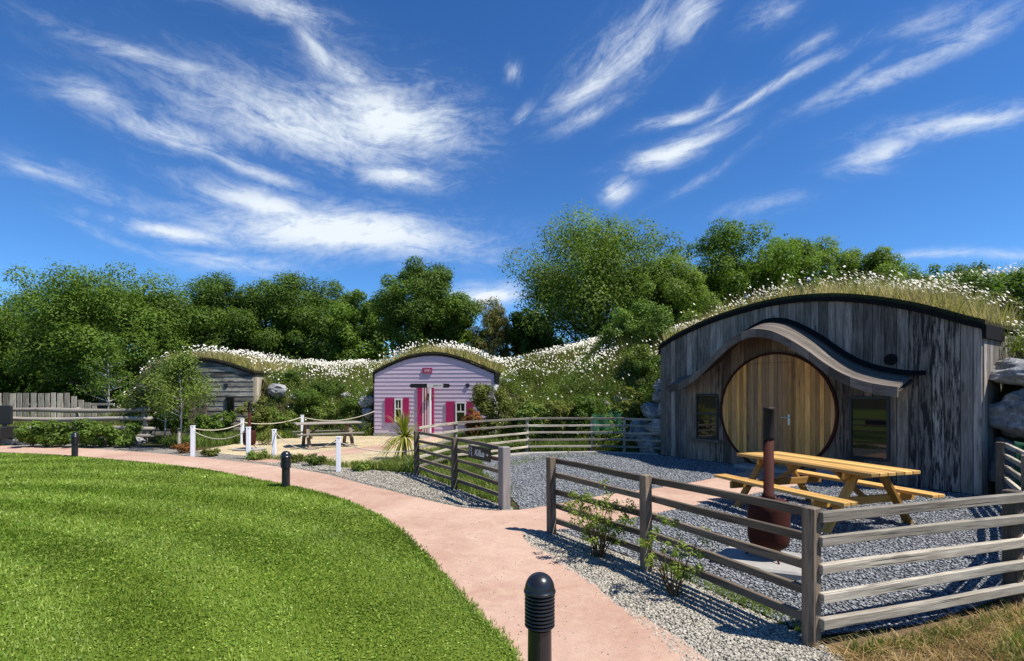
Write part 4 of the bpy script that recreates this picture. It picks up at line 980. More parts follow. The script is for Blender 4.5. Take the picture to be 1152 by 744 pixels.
for i, (u, n, z, s, lb) in enumerate([(.42, -.58, .40, (.55, .48, .50), 'lowest boulder of the wall right of the timber house'), (.45, -.55, 1.30, (.62, .46, .36), 'long dark slab boulder right of the timber house, middle of the wall'),
        (.48, -.62, 1.93, (.58, .5, .24), 'flat topmost boulder of the wall right of the timber house'), (1.5, -.9, .9, (.6, .5, .55), 'boulder at the far right edge of the rock wall'), (1.6, -1.0, 1.9, (.7, .6, .35), 'high boulder at the right edge of the rock wall')]):
    rock(tuple(BIG.P(BIG.L+u, z, n)), s, 40+i, lb, -.9+.2*i, GRb)
for i, (px, py, D, s, lb) in enumerate([(312, 440, 21.2, (.5, .4, .42), 'large white-topped boulder in the bank between the two small houses'), (330, 447, 20.9, (.3, .3, .22), 'smaller pale boulder right of the large white-topped one'), (389, 446, 20.6, (.35, .3, .2), 'pale flat boulder in the bank left of the lilac house'),
        (413, 452, 19.9, (.35, .35, .3), 'dark grey boulder high against the lilac house left corner'), (415, 466, 19.6, (.33, .33, .28), 'mid boulder beside the lilac house left corner'), (411, 479, 19.5, (.35, .35, .28), 'lowest boulder beside the lilac house left corner'), (414, 440, 20.3, (.3, .3, .2), 'topmost boulder beside the lilac house left corner'),
        (568, 430, 18.9, (.33, .3, .16), 'white flat boulder right of the lilac house roof end'), (590, 436, 18.1, (.25, .25, .12), 'small pale boulder in grass right of the lilac house'), (611, 458, 16.4, (.22, .2, .14), 'small blue-grey rock halfway up the bank'),
        (682, 455, 15.6, (.22, .2, .16), 'small pale rock above the green sheet, left one'), (694, 448, 15.6, (.22, .2, .17), 'small pale rock above the green sheet, middle one'), (702, 451, 15.4, (.2, .2, .14), 'small pale rock above the green sheet, right one')]):
    k0 = (px-576)/575
    for D in np.arange(12, 27, .05):
        zr = 1.65+(442-py)/575*D
        if float(surf(np.array([k0*D]), np.array([D]))[0][0]) >= zr-s[2]*.25: break
    else: D = 19.
    rock((k0*D, D, zr), tuple(q*.8 for q in s), 60+i, lb, i*.7)
for i, px in enumerate((12, 30, 66, 100, 120, 136, 152)):
    D = 16.2; rock(((px-576)/575*D, D, .12), (.28, .18, .14), 90+i, ['first', 'second', 'third', 'fourth', 'fifth', 'sixth', 'seventh'][i]+' low pinkish kerb stone from the left, below the leafy hedge', i, 'kerb stones below the hedge', 'kerb_stone')

# green sheets
def sheet_cloth(name, c, w, h, d, label, rot):
    nx, nz = 26, 16; V = []; ca, sa = math.cos(rot), math.sin(rot)
    for j in range(nz):
        for i in range(nx):
            a = (i/(nx-1)-.5)*w; t = j/(nz-1); z = h*(1-t); b = -d*t+.05*math.sin(a*14)+.03*math.sin(a*31+t*5)*t; z2 = z+.05*math.sin(a*6)
            V.append((c[0]+a*ca-b*sa, c[1]+a*sa+b*ca, c[2]+max(z2, .02)))
    F = [(j*nx+i, j*nx+i+1, (j+1)*nx+i+1, (j+1)*nx+i) for j in range(nz-1) for i in range(nx-1)]
    o = npmesh(name, V, F, M['green_sheet'], origin=c, smooth=True); s = o.modifiers.new('thickness', 'SOLIDIFY'); s.thickness = .01; tag(o, label, 'tarpaulin')
sheet_cloth('tarpaulin', (2.80, 15.0, .42), .95, .62, .3, 'green mesh sheet lying on the bank behind the curved back fence', .1)
sheet_cloth('tarpaulin', tuple(BIG.P(BIG.L+.80, .1, .0)), .9, .85, .12, 'dark green sheet at the rock wall right of the timber house', -.5)
m = MB(); m.box((5.95, 9.35, .22), BIG.U, BIG.Nn, (0, 0, 1), .36, .02, .2); o = m.build('wall_panel', M['slate_grey'], None, bevel=.005, origin=(5.95, 9.35, 0)); tag(o, 'pale grey panel leaning low before the timber house, seen under the yellow table', 'panel')

# ------------------------------------------------------------------ palisade, log rail fence, bench at far left
def palisade():
    r = thing('palisade_fence', 'pale upright board fence with gaps, standing behind the log rails at far left', 'fence', (-24, 24, 0)); x = -27.
    D = 24.5; m = MB(); k = 0
    while x < -19.2:
        w = .24+.08*R.rand(); px = 576+575*x/D; t = 1.62 if px < 72 else max(.85, 1.62-(px-72)*.020); t += .04*R.rand()
        b = MB(); b.box((x+w/2, D, t/2), (0, 0, 1), (1, 0, 0), (0, 1, 0), t/2, w/2-.02*R.rand()-.01, .014, dark=.4); b.build('board', M['pale_wood'], r); x += w+.03+.05*R.rand()
    for z in (.5, 1.3): b = MB(); b.box((-23.1, D+.05, z if z < 1 else 1.1), (1, 0, 0), (0, 1, 0), (0, 0, 1), 3.9, .03, .05); b.build('rail', M['fence_wood'], r)
palisade()
lr = thing('log_fence', 'low fence of stacked round log rails behind the leafy hedge at left', 'fence', (-13.6, 16.6, 0))
for i, (z, x0, x1) in enumerate([(1.08, -16.9, -11.8), (.80, -16.9, -11.7), (.50, -16.9, -11.6), (.25, -16.9, -11.6)]):
    m = MB(); m.tube([(x0+(x1-x0)*t, 16.6+.03*math.sin(9*t+i), z+.02*math.sin(7*t+2*i)) for t in np.linspace(0, 1, 9)], [.075+.012*math.sin(5*t+i) for t in range(9)], 10); m.build('log_rail', M['table_grey'], lr, smooth=True)
for x in (-16.6, -14.2, -12.0): m = MB(); m.tube([(x, 16.72, -.05), (x, 16.72, 1.18)], [.07, .065], 10); m.build('post', M['fence_wood'], lr)
bn = thing('garden_bench', 'dark slate-coloured bench end at the left picture edge', 'bench', (-15.9, 15.9, 0))
m = MB(); m.box((-16.1, 16.1, .95), (1, 0, 0), (0, 1, 0), (0, 0, 1), .36, .04, .30); m.build('backrest', M['dark_frame'], bn, bevel=.02)
m = MB(); m.box((-16.05, 15.85, .42), (1, 0, 0), (0, 1, 0), (0, 0, 1), .45, .28, .18); m.build('seat', M['dark_frame'], bn, bevel=.02)

# ------------------------------------------------------------------ foliage
def leaf_cloud(C, rc, n, size, out=None, up=.25, asp=.5, shell=.55, drop=0., rs=R, flat=.85):
    """n leaves in clumps C (k,3) with radii rc; returns V, F, rnd"""
    k = len(C); w = rc**2; i = rs.choice(k, n, p=w/w.sum())
    d = rs.randn(n, 3); d /= np.linalg.norm(d, axis=1)[:, None]; rr = (shell+(1-shell)*rs.rand(n))**.7*(1+.16*rs.randn(n))
    P = C[i]+d*np.array([1, 1, flat])*(rc[i]*rr)[:, None]
    nrm = d*.85+rs.randn(n, 3)*.48+np.array([0, 0, up*2]); nrm /= np.linalg.norm(nrm, axis=1)[:, None]
    t = np.cross(nrm, rs.randn(n, 3)); t /= np.linalg.norm(t, axis=1)[:, None]+1e-9
    if drop: t = t-np.array([0, 0, drop]); t /= np.linalg.norm(t, axis=1)[:, None]
    b = np.cross(nrm, t); s = size*(.6+.8*rs.rand(n))
    a_ = t*s[:, None]; b_ = b*(s*asp)[:, None]
    V = np.stack([P-a_, P-b_*.9+a_*.1, P+a_, P+b_*.9+a_*.1], 1).reshape(-1, 3)
    cr = rs.rand(k); rnd = np.clip(.42+.42*(cr[i]-.5)+.13*rs.randn(n), 0, 1)
    return V, np.arange(n*4).reshape(n, 4), np.repeat(rnd, 4)
def limbs(mb, base, C, r0, top, rs, nl, sway=.3):
    base = np.array(base, float); top = np.array(top, float)
    P = [base*(1-t)+top*t+np.array([rs.randn()*sway*t*.4, rs.randn()*sway*t*.4, 0]) for t in np.linspace(0, 1, 7)]
    mb.tube(P, [r0*(1.25 if i == 0 else 1)*(1-.8*i/6) for i in range(7)], 9)
    for j in rs.choice(len(C), min(nl, len(C)), replace=False):
        c = C[j]; t = np.clip((c[2]-base[2])/(top[2]-base[2])*.55, .15, .9); s = P[int(t*6)]
        mid = (s+c)/2+np.array([0, 0, -.12*np.linalg.norm(c-s)])+rs.randn(3)*.12
        mb.tube([s, mid, c], [r0*.34*(1-t*.5), r0*.2, r0*.05], 6, False)
def tree(px, top_y, hw, D, label, mat='leaf', n=22000, ls=.13, base_z=None, low=None, seed=0, nclump=70, bark_='bark', name='broadleaf_tree', egg=.0, grp=None, ragged=.2, trunk_r=None, crown_bot=None, asp=.5, drop=0., cat='tree', flat=.85, rcf=1., twig=40):
    """crown centred over (px) at distance D, its top at height of image row top_y, half width hw"""
    rs = np.random.RandomState(100+seed); x = (px-576)/575*D; zt = 1.65+(442-top_y)/575*D; w = hw/575*D
    bz = float(surf(np.array([x]), np.array([D]))[0][0]) if base_z is None else base_z
    zb = crown_bot if crown_bot is not None else bz+(zt-bz)*.12
    cz = (zt+zb)/2; hz = (zt-zb)/2; C = []; rc = []
    while len(C) < int(nclump*1.3):
        d = rs.randn(3); d /= np.linalg.norm(d); r = rs.rand()**.38
        q = d*r; shape = 1-egg*(q[2]) if egg else 1
        lump = 1+ragged*math.sin(3*math.atan2(d[1], d[0])+seed)*(.5)+ragged*.6*math.sin(5*d[2]+seed*2)
        rcl = w*(.13+.15*rs.rand())*rcf
        c = np.array([x+q[0]*(w-rcl*.7)*lump*shape, D+q[1]*(w-rcl*.7)*lump*shape, cz+q[2]*(hz-rcl*.6)])
        C.append(c); rc.append(rcl)
    C = np.array(C); rc = np.array(rc)
    r = thing(name, label, cat, (x, D, bz), grp)
    m = MB(); tr = trunk_r or w*.06; limbs(m, (x, D, bz-.3), C, tr, (x+rs.randn()*.2*w*.3, D, zb+(zt-zb)*.72), rs, twig); m.build('trunk', M[bark_], r, smooth=True)
    V, F, q = leaf_cloud(C, rc, n, ls, rs=rs, asp=asp, drop=drop, flat=flat)
    npmesh('crown', V, F, M[mat], r, dict(rnd=q)); return r
TB = 'trees behind the turf-roofed houses'
tree(20, 322, 79.8, 36, 'dark spreading tree at the far left edge behind the board fence', 'leaf', 64090, 0.085, .3, seed=1, ragged=.3, grp=TB)
tree(-60, 330, 68.4, 34, 'tree partly cut off by the left picture edge', 'leaf', 39440, 0.091, .3, seed=21, grp=TB)
tree(118, 294, 96.9, 32, 'broad tallest tree of the left row, above the board fence', 'leaf', 93670, 0.079, .4, seed=2, nclump=90, grp=TB)
tree(232, 303, 70.68, 36, 'rounded tree rising behind the grey board house', 'leaf_dark', 69020, 0.079, 1.5, seed=3, grp=TB)
tree(300, 312, 54.72, 38, 'tree between the grey board house tree and the bushy one to its right', 'leaf', 49300, 0.085, 1.5, seed=4, grp=TB)
tree(345, 304, 59.28, 37, 'bushy tree behind the daisies between the two small houses', 'leaf_dark', 59160, 0.079, 1.5, seed=5, grp=TB)
tree(402, 326, 45.6, 36, 'lower tree left of the compact dark tree behind the lilac house', 'leaf', 44370, 0.085, 1.5, seed=6, grp=TB)
tree(476, 290, 61.56, 29, 'compact dark green tree directly behind the lilac house', 'leaf_dark', 83810, 0.067, 2.2, seed=7, nclump=80, ragged=.12, grp=TB)
tree(550, 332, 27.36, 30, 'thin yellowish birch between the dark tree and the big ash', 'leaf_birch', 16022, 0.052, 2.2, seed=8, nclump=50, bark_='bark_pale', drop=.6, trunk_r=.08, rcf=1.25, name='birch_tree')
tree(572, 352, 25.08, 31, 'small bronze-leaved tree just left of the big ash', 'leaf_birch', 11092, 0.054, 2.2, seed=18, nclump=34, drop=.4, trunk_r=.08, name='birch_tree')
tree(672, 236, 104, 27, 'large airy ash tree, biggest of all, behind the bank in the middle', 'leaf_ash', 88400, 0.065, 2.6, seed=9, nclump=120, ragged=.25, name='ash_tree', trunk_r=.26, crown_bot=3.4)
tree(752, 290, 54.72, 25, 'leafy shoulder tree between the big ash and the next tree right', 'leaf_ash', 49300, 0.058, 2.7, seed=10, grp=TB)
tree(722, 338, 45.6, 19, 'light green young tree in front of the big ash', 'leaf_light', 22185, 0.046, 2.7, seed=11, nclump=50, trunk_r=.07, crown_bot=2.9, name='young_tree')
tree(826, 244, 76.95, 28, 'tall tree above the left shoulder of the timber house', 'leaf', 73950, 0.067, 3.2, seed=12, nclump=80, grp=TB)
tree(886, 262, 48.45, 30, 'medium tree above the timber house roof, first right of the tall one', 'leaf', 41905, 0.067, 3.5, seed=13, grp=TB)
tree(930, 263, 51.3, 31, 'twin-topped tree above the middle of the timber house roof', 'leaf_ash', 46835, 0.067, 3.5, seed=14, grp=TB)
tree(988, 277, 48.45, 30, 'pointed tree above the right half of the timber house roof', 'leaf_ash', 39440, 0.067, 3.7, seed=15, egg=.3, grp=TB)
tree(1034, 292, 42.75, 32, 'low tree right of the pointed one, above the daisies', 'leaf', 27115, 0.073, 3.7, seed=16, grp=TB)
tree(1085, 294, 51.3, 34, 'low rounded tree above the daisies near the right edge', 'leaf_dark', 32045, 0.079, 3.7, seed=17, grp=TB)
tree(1135, 300, 42.75, 34, 'low tree at the right picture edge above the daisies', 'leaf', 22185, 0.079, 3.7, seed=19, grp=TB)
# undergrowth between trunks: nobody counts it
def hedgerow():
    rs = np.random.RandomState(5); C = []; rc = []
    for x in np.arange(-44, 36, .8):
        y = 36+rs.randn()*.8; top = 3.0 if x < -18 else 5.4
        if -6 < x < 3: top = 4.8
        z = .5+rs.rand()*top; C.append((x, y, z)); rc.append(.9+.6*rs.rand()); C.append((x+.4, y+rs.randn()*.5, .6+rs.rand()*top*.6)); rc.append(1.2)
    V, F, q = leaf_cloud(np.array(C), np.array(rc), 60000, .17, rs=rs); tag(npmesh('hedgerow', V, F, M['leaf_dark'], attrs=dict(rnd=q)), kind='stuff')
hedgerow()
tree(520, 352, 30, 33, 'low bush tree filling in between the compact dark tree and the thin birch', 'leaf', 16000, .09, 2.2, seed=41, nclump=40, grp=TB)
tree(600, 345, 34, 30, 'small dense tree at the left foot of the big ash', 'leaf_dark', 18000, .085, 2.4, seed=42, nclump=44, grp=TB)

# young staked tree and bare birch at left
def sapling(x, y, zt, label, seed, spread, n, pale=True, zb=.7, mat='leaf_dull', ls=.045, ntw=26, r0=.028, stake=True):
    rs = np.random.RandomState(seed); z0 = float(surf(np.array([x]), np.array([y]))[0][0]); r = thing('young_tree', label, 'young tree', (x, y, z0)); m = MB(); P = [np.array([x+.05*math.sin(t*4), y, z0+(zt-z0)*t]) for t in np.linspace(0, 1, 8)]
    m.tube(P, [r0*(1-.8*t) for t in np.linspace(0, 1, 8)], 7); tips = []
    for k in range(ntw):
        t = .25+.7*rs.rand(); s = P[0]*(1-t)+P[-1]*t; a = rs.rand()*6.28; L = spread*(1.15-t)*(.6+.6*rs.rand()); e = s+np.array([math.cos(a)*L, math.sin(a)*L, L*.55])
        m.tube([s, (s+e)/2+np.array([0, 0, -.05]), e], [r0*.4, r0*.25, r0*.08], 5, False); tips += [e, (s+e)/2, s*.2+e*.8]
    m.build('trunk', M['bark_pale' if pale else 'bark'], r)
    if n: V, F, q = leaf_cloud(np.array(tips), np.full(len(tips), spread*.27), n, ls, rs=rs, shell=.1); npmesh('crown', V, F, M[mat], r, dict(rnd=q))
    if stake:
        st = thing('tree_stake', 'short pale stake tied to the young tree beside the left white rope post', 'stake', (x+.08, y-.15, 0)); m = MB(); m.tube([(x+.08, y-.15, 0), (x+.08, y-.15, .62)], .045, 8); m.build('shaft', M['pale_wood'], st); m = MB(); m.tube([(x+.08, y-.15, .55), (x+.08, y-.15, .60)], .052, 8); m.build('tie', M['black_metal'], st)
sapling(-9.75, 15.0, 2.75, 'slender staked young tree with pale trunk in front of the grey board house', 31, 1.35, 8500, ls=.036, mat='leaf_shrub')
sapling(-11.5, 16.9, 2.6, 'bushy young tree left of the staked one, before the grey board house', 32, 1.35, 9500, stake=False)
sapling(-17.8, 22.5, 4.3, 'thin pale-stemmed birch against the dark trees at left', 33, 1.2, 5200, stake=False, r0=.04, mat='leaf', ntw=60, pale=True, ls=.05)

def shrub(x, y, w, h, label, seed, mat='leaf_shrub', n=2200, ls=.03, z0=None, grp=None, nst=9, shell=.2, name='shrub', cl=16, smat='stem', asp=.5, rcf=.3, cat='shrub'):
    rs = np.random.RandomState(seed); z0 = float(surf(np.array([x]), np.array([y]))[0][0]) if z0 is None else z0
    r = thing(name, label, cat, (x, y, z0), grp); C = []
    for k in range(cl):
        a = rs.rand()*6.28; q = rs.rand()**.5; t = .25+.75*rs.rand(); C.append((x+math.cos(a)*q*w*(.35+.65*t)*.8, y+math.sin(a)*q*w*(.35+.65*t)*.8, z0+h*t*(1-.25*q)))
    C = np.array(C); m = MB()
    for c in C[:nst]: m.tube([(x+rs.randn()*.03, y+rs.randn()*.03, z0-.02), (x*.5+c[0]*.5, y*.5+c[1]*.5, z0+(c[2]-z0)*.6), c], [.006*h+.003, .004*h+.002, .0015], 5, False)
    m.build('stems', M[smat], r)
    V, F, q = leaf_cloud(C, np.full(len(C), w*rcf), n, ls, rs=rs, shell=shell, asp=asp); npmesh('foliage', V, F, M[mat], r, dict(rnd=q)); return r
# two shrubs before the foreground fence
shrub(.86, 5.10, .56, .78, 'leafy shrub with reddish tips on the gravel before the first bay of the foreground fence', 51, 'leaf_tip', n=2100, ls=.019, cl=54, nst=22, rcf=.12, z0=0, asp=.42)
shrub(1.31, 4.14, .38, .68, 'sparser upright shrub on the gravel before the second bay of the foreground fence', 52, 'leaf_tip', n=850, ls=.018, cl=34, nst=16, rcf=.13, z0=0, asp=.42)
# hedge plants left
for i, (px, h, w) in enumerate([(35, .80, .55), (62, .85, .6), (92, .85, .6), (118, .8, .55), (143, .75, .5)]):
    x = (px-576)/575*15.4; shrub(x, 15.4, w, h, ['first', 'second', 'third', 'fourth', 'fifth'][i]+' bright green hedge shrub from the left, before the log rails', 60+i, 'leaf_light', 3000, .05, 0, 'hedge shrubs before the log rails', nst=5, cl=18)
# shrubs on and below the bank
BS = [(168, 18.6, 1.0, 2.0, 'leaf_shrub', 'tall dull bush hiding the left end of the grey board house'), (196, 18.5, .9, 1.5, 'leaf_dark', 'dark bush under the staked young tree'), (228, 18.2, .6, .9, 'leaf_light', 'light bush before the grey board house door'), (252, 18.6, .6, 1.0, 'leaf_light', 'bright bush left of the small far stove'),
      (290, 18.6, .8, 1.5, 'leaf_yellow', 'yellow-green bush right of the small far stove'), (312, 19.4, .8, 1.1, 'leaf_shrub', 'bush below the white-topped boulder'), (345, 20.3, .8, 1.2, 'leaf_dark', 'dark bramble behind the farthest white post'), (368, 20.4, .7, 1.1, 'leaf_shrub', 'bush above the grey picnic table'), (392, 20.3, .6, .9, 'leaf_dark', 'bush left of the lilac house boulders'), (325, 21.5, .8, .8, 'leaf_dark', 'dark bush on the bank above the white-topped boulder'), (372, 22.2, .8, .7, 'leaf_dark', 'dark bush high on the bank below the daisies'),
      (552, 16.6, .95, 2.15, 'leaf_yellow', 'tall flowering shrub hiding the right end of the lilac house'), (530, 15.9, .42, 1.25, 'leaf_red', 'shrub with red-orange leaves before the lilac house right shutter'), (582, 16.3, .9, 1.75, 'leaf_yellow', 'yellow-green shrub behind the curved fence, second from the lilac house'), (600, 15.6, .7, 1.25, 'leaf_shrub', 'shrub behind the second post of the curved fence'), (628, 15.4, .7, 1.3, 'leaf_yellow', 'straggly yellow shrub in the middle of the bank foot'),
      (652, 15.3, .7, 1.35, 'leaf_dark', 'dark shrub behind the middle of the curved fence'), (680, 15.3, .55, 1.0, 'leaf_shrub', 'shrub left of the green mesh sheet'), (710, 15.1, .5, 1.35, 'leaf_yellow', 'pale flowering shrub growing over the green mesh sheet'), (735, 16.2, .7, 1.0, 'leaf_dark', 'dark bush above the boulder stack left of the timber house'), (720, 17.0, .8, .9, 'leaf_shrub', 'grassy bush on the shoulder left of the timber house'),
      (1136, 10.6, .9, 1.1, 'leaf_dark', 'dark bush on the bank right of the timber house roof'), (1152, 9.9, .8, .9, 'leaf_dark', 'dark bush cut by the right edge above the rock wall'), (1128, 9.7, .4, .7, 'leaf_yellow', 'dry yellow bush beside the timber house roof end')]
for i, (px, D, w, h, mt, lb) in enumerate(BS):
    shrub((px-576)/575*D, D, w, h, lb, 80+i, mt, int(3600*w*h+1200), .042, None, None, nst=8, cl=22, rcf=.28)
for i, (x, y, w, h, mt, lb) in enumerate([(-6.3, 12.55, .35, .22, 'leaf_shrub', 'low grey-green tuft at the foot of the white post by the stove'), (-5.15, 11.95, .3, .2, 'leaf_yellow', 'low tuft on gravel left of the nearest white post'), (-4.5, 11.6, .35, .25, 'leaf_shrub', 'low clump between the middle bollard and the nearest white post'), (-3.2, 10.75, .3, .22, 'leaf_shrub', 'low clump just right of the nearest white post'), (-8.9, 13.9, .35, .26, 'leaf_red', 'rusty dried clump at the base of the staked young tree'), (-7.8, 13.2, .3, .2, 'leaf_yellow', 'small dry clump right of the left-hand white post'), (-7.7, 16.2, .5, .5, 'leaf_yellow', 'bright bush behind the small far stove')]):
    shrub(x, y, w, h, lb, 140+i, mt, 900, .03, 0, 'low clumps along the gravel border', nst=5, cl=14)

# mixed weeds over the middle of the bank: ground cover nobody counts
def weeds(name, mat, n, k, seed, dlo, dhi, rr, ls):
    rs = np.random.RandomState(seed); C = []; rc = []
    while len(C) < k:
        x = rs.uniform(-10, 9.5); y = rs.uniform(8, 24); d = float(foot_dist(np.array([x]), np.array([y])))
        if not (dlo < d < dhi) or abs(x) > y*1.05: continue
        z, on = surf(np.array([x]), np.array([y]))
        if on[0]: continue
        bad = False
        for p in PLANS:
            u, nn = p.uv(x, y)
            if -.25 < u < p.L+.25 and nn > -.6: bad = True
        if bad: continue
        r = rr*(.6+.8*rs.rand()); C.append((x, y, float(z[0])+r*(.5+.7*rs.rand()))); rc.append(r)
    V, F, q = leaf_cloud(np.array(C), np.array(rc), n, ls, rs=rs, shell=.3, flat=1.3); tag(npmesh(name, V, F, M[mat], attrs=dict(rnd=q)), kind='stuff')
weeds('bank_weeds', 'leaf_shrub', 42000, 330, 201, .15, 3.2, .26, .028)
weeds('bank_herbs', 'leaf_yellow', 26000, 260, 202, .2, 3.6, .22, .024)
weeds('bank_nettles', 'leaf_dark', 26000, 200, 203, .1, 2.6, .28, .032)

# cordyline
def cordyline(x, y):
    r = thing('cordyline_palm', 'small yellow-green spiky palm with drooping strap leaves beside the gate fence', 'palm', (x, y, 0)); rs = np.random.RandomState(4)
    m = MB(); m.tube([(x, y, -.02), (x+.02, y, .3), (x+.03, y, .55)], [.085, .07, .05], 8); m.build('trunk', M['bark'], r)
    V = []; F = []; q = []
    for k in range(110):
        a = rs.rand()*6.28; e = -.35+1.75*rs.rand(); L = .68+.34*rs.rand(); w = .024; c = np.array([x+.03, y, .50+.12*rs.rand()]); dr = np.array([math.cos(a), math.sin(a)]); s = np.array([-dr[1], dr[0], 0])*w; b = len(V); t0 = 0
        for j in range(6):
            t = j/5; rr = L*t*math.cos(e)*(1-.1*t); z = L*t*math.sin(e)-.42*L*t*t*math.cos(e)*1.4
            p = c+np.array([dr[0]*rr, dr[1]*rr, z]); wd = (1-t**2.5)*.9+.1; V += [p-s*wd, p+s*wd]
        F += [(b+2*j, b+2*j+1, b+2*j+3, b+2*j+2) for j in range(5)]; q += [rs.rand()]*12
    npmesh('leaves', V, np.array(F), M['leaf_palm'], r, dict(rnd=q))
cordyline(-2.68, 12.6)

# ------------------------------------------------------------------ meadow on banks and roofs
def meadow():
    n = 430000; x = -27+R.rand(n)*41; y = 5+R.rand(n)*27; k = in_view(x, y, .15); x = x[k]; y = y[k]
    d = foot_dist(x, y); z, on = surf(x, y); keep = (d > .05) & (d < 12) | on
    for p in PLANS:
        u, nn = p.uv(x, y); keep &= ~((u > -.1) & (u < p.L+.1) & (nn > -.03) & (nn < .6)) & ~((u > -.1) & (u < p.L+.1) & (nn < -.02) & (nn > -.5) & ~on)
    keep &= R.rand(len(x)) < np.where(on, 1.0, np.clip(14/np.hypot(x, y), .2, 1.)*.95)
    x, y, z, on, d = x[keep], y[keep], z[keep], on[keep], d[keep]; n = len(x)
    crest = np.clip((z-1.2)/1.8, 0, 1)
    h = np.where(on, .18+.28*R.rand(n), .22+.36*R.rand(n)); w = .0042+.006*R.rand(n)
    big = np.hypot(x, y)/14; w *= np.clip(big, .7, 1.6)
    rnd = np.clip(np.where(on, np.where(x > 0, .93, .8), .27+.25*crest)+.14*vnoise(x, y, 1.3, 4)+.17*R.randn(n), 0, 1)
    blades('meadow_grass', x, y, z-.02, h*np.where(x > 6.5, 1.25, 1.), w, M['blade_meadow'], rnd, .5)
    # ox-eye daisies: petal discs on their stalks
    n = 170000; x = -27+R.rand(n)*41; y = 6+R.rand(n)*24; k = in_view(x, y, .15); x = x[k]; y = y[k]; d = foot_dist(x, y); z, on = surf(x, y)
    den = 1.5*np.clip((z-1.7)/.8, 0, 1)*np.clip(.30+.7*vnoise(x, y, 1.6, 7)+.45*vnoise(x, y, .5, 8), .04, 1)
    den = np.where(on, np.where(x > 0, .85, .42)*np.clip(.5+.7*vnoise(x, y, .7, 9), .1, 1), den)
    near = BIG.uv(x, y); den = np.where(on & (near[1] > -.7) & (near[1] < 0), den*.3, den)
    den = np.where((x > 6) & ~on, den*3.2+.15, den)
    den = np.where((x < -14.6) & (d > 0), np.clip(z-.6, 0, 1)*1.0, den)
    den = np.where((d > 0) & ~on & (z < 1.7) & (x > -14), .04, den)
    keep = ((d > .1) | on) & (R.rand(len(x)) < den) & (d < 11)
    for p in PLANS:
        u, nn = p.uv(x, y); keep &= ~((u > -.1) & (u < p.L+.1) & (nn > -.06) & (nn < .6)) & ~((u > -.1) & (u < p.L+.1) & (nn < -.02) & (nn > -.5) & ~on)
    x, y, z, on = x[keep], y[keep], z[keep], on[keep]; n = len(x); hh = np.where(on, .30, .26)+.24*R.rand(n)*np.where(x > 6, 1.2, 1); r = (.016+.012*R.rand(n))
    r *= np.clip(np.hypot(x, y)/14, .9, 1.15)
    T = (R.rand(n, 2)-.5)*1.0+np.array([-.30, .75]); c = np.stack([x, y, z+hh], -1); V = []
    for j in range(8):
        a = j*math.pi/4; q = r*(1. if j % 2 else .82); dx, dy = q*math.cos(a), q*math.sin(a); V.append(c+np.stack([dx, dy, dx*T[:, 0]+dy*T[:, 1]], -1))
    o = npmesh('meadow_daisies', np.stack(V, 1).reshape(-1, 3), np.arange(n*8).reshape(n, 8), M['daisy']); tag(o, kind='stuff')
    V = []
    for j in range(5):
        a = j*math.pi*.4; q = r*.33; dx, dy = q*math.cos(a), q*math.sin(a); V.append(c+np.stack([dx, dy, .004+dx*T[:, 0]+dy*T[:, 1]], -1))
    o = npmesh('daisy_hearts', np.stack(V, 1).reshape(-1, 3), np.arange(n*5).reshape(n, 5), M['yellow_center']); tag(o, kind='stuff')
    o = blades('daisy_stalks', x, y, z, hh, np.full(n, .004), M['blade_green'], np.full(n, .4), 0.0)
meadow()

# rough grass: bank foot behind the fence, fence lines, dry verge in the foreground corner
def patch(name, poly, n, h0, h1, w, mat, mu, lean=.6, seg=2, z=0., sg=.2):
    P = np.array(poly, float); x = np.array([]); y = np.array([])
    while len(x) < n:
        a = P[:, 0].min()+R.rand(n)*np.ptp(P[:, 0]); b = P[:, 1].min()+R.rand(n)*np.ptp(P[:, 1]); k = in_poly(a, b, P) & (vnoise(a, b, .25, 3)+R.rand(n)*1.6 > .35); x = np.append(x, a[k]); y = np.append(y, b[k])
    x = x[:n]; y = y[:n]; hh = (h0+(h1-h0)*R.rand(n))*(.75+.35*vnoise(x, y, .3, 6)); blades(name, x, y, np.full(n, z), hh, w*(.6+.8*R.rand(n)), M[mat], np.clip(mu+sg*R.randn(n), 0, 1), lean, seg=seg)
VERGE = [(1.95, 3.30), (2.05, 3.36), (3.85, 3.92), (5.0, 4.7), (6.5, 6.2), (7.5, 6.9), (8.5, 5.2), (7, 3), (4.5, 2.0), (2.2, 2.0), (2.1, 2.9)]
mm = NT('dry_verge_soil', .95, .1); n1 = mm.noise(mm.geo(), 25, 6, .75); mm.color(mm.mix(n1, (.07, .045, .025), (.26, .18, .10))); mm.bump(n1, 1., .03); M['verge'] = mm.m
sheet('dry_verge', VERGE, .010, M['verge'])
patch('straw_litter', [(2.0, 3.2), (2.9, 3.5), (3.9, 3.9), (5.2, 4.6), (5, 3.2), (3.8, 2.4), (2.2, 2.5)], 24000, .02, .09, .003, 'straw', .55, 3.0)
patch('dry_grass', [(2.3, 3.1), (3.0, 3.5), (3.95, 3.85), (4.8, 4.4), (4.6, 3.0), (3.6, 2.4), (2.3, 2.6)], 4500, .05, .17, .003, 'straw', .7, .9)
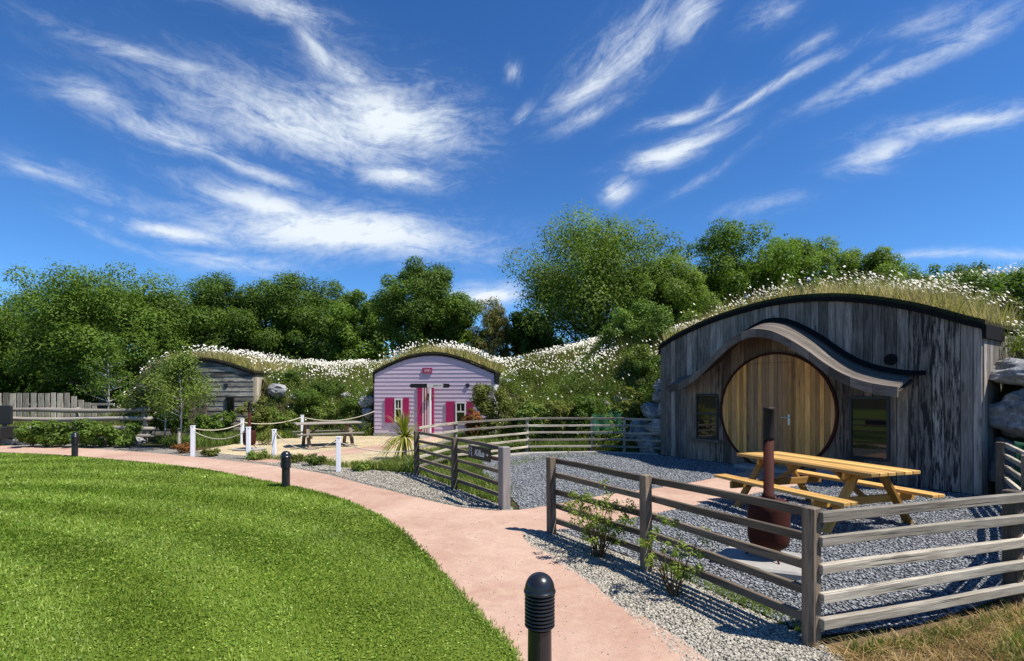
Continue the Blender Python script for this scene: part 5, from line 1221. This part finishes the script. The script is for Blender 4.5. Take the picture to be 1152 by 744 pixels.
patch('verge_grass', [(2.95, 3.15), (3.4, 3.45), (3.95, 3.75), (4.8, 4.2), (4.6, 3.0), (3.6, 2.4), (2.9, 2.7)], 4200, .06, .22, .0035, 'blade_green', .62, .8, sg=.25)
patch('verge_grass', [(2.1, 3.25), (2.6, 3.4), (3.7, 3.8), (3.75, 3.7), (2.7, 3.25), (2.15, 3.1)], 900, .05, .14, .003, 'blade_green', .35, .7)
patch('fence_line_grass', [(1.38, 4.72), (1.98, 3.45), (2.25, 3.55), (1.85, 4.2), (1.6, 4.8), (1.45, 4.9)], 1800, .03, .12, .003, 'blade_green', .45, .8)
patch('gateside_grass', [(-1.85, 10.25), (-.98, 8.8), (-.2, 7.5), (.0, 7.7), (-.2, 8.9), (-.6, 10.2), (-.75, 12.3), (-1.2, 12.0)], 9000, .05, .24, .006, 'blade_green', .5, .7, sg=.25)
patch('border_grass', [(-3.3, 11.0), (-2.3, 10.55), (-1.95, 10.3), (-1.35, 12.1), (-1.5, 14), (-2.1, 14), (-2.6, 11.9)], 10000, .08, .32, .007, 'blade_green', .55, .7, sg=.25)
patch('bank_foot_grass', [(-1.35, 12.5), (.4, 14.15), (2.2, 14.5), (3.8, 14.0), (3.9, 14.6), (2.2, 15.3), (.3, 16), (-.4, 18.6), (-2.0, 18.7), (-2.0, 14)], 16000, .12, .45, .009, 'blade_green', .5, .6, sg=.25)
patch('yard_back_grass', [(-8.9, 16), (-8.6, 18.0), (-7.4, 19.3), (-5.3, 19.5), (-5.5, 20.2), (-8.5, 20.2), (-10.5, 19.2), (-11.5, 16.5), (-9.5, 15.2)], 14000, .10, .40, .010, 'blade_green', .4, .6, sg=.22)
patch('yard_weeds', [(-.6, 11.2), (.3, 12.9), (1.6, 13.6), (2.6, 13.7), (2.2, 13.3), (.7, 12.2), (-.3, 10.8)], 900, .03, .10, .005, 'blade_green', .5, .9)
patch('clump_grass', [(-6.5, 12.9), (-4.8, 11.9), (-3.2, 10.9), (-3.0, 11.2), (-4.8, 12.3), (-6.4, 13.2)], 3000, .04, .20, .005, 'blade_green', .75, .8)
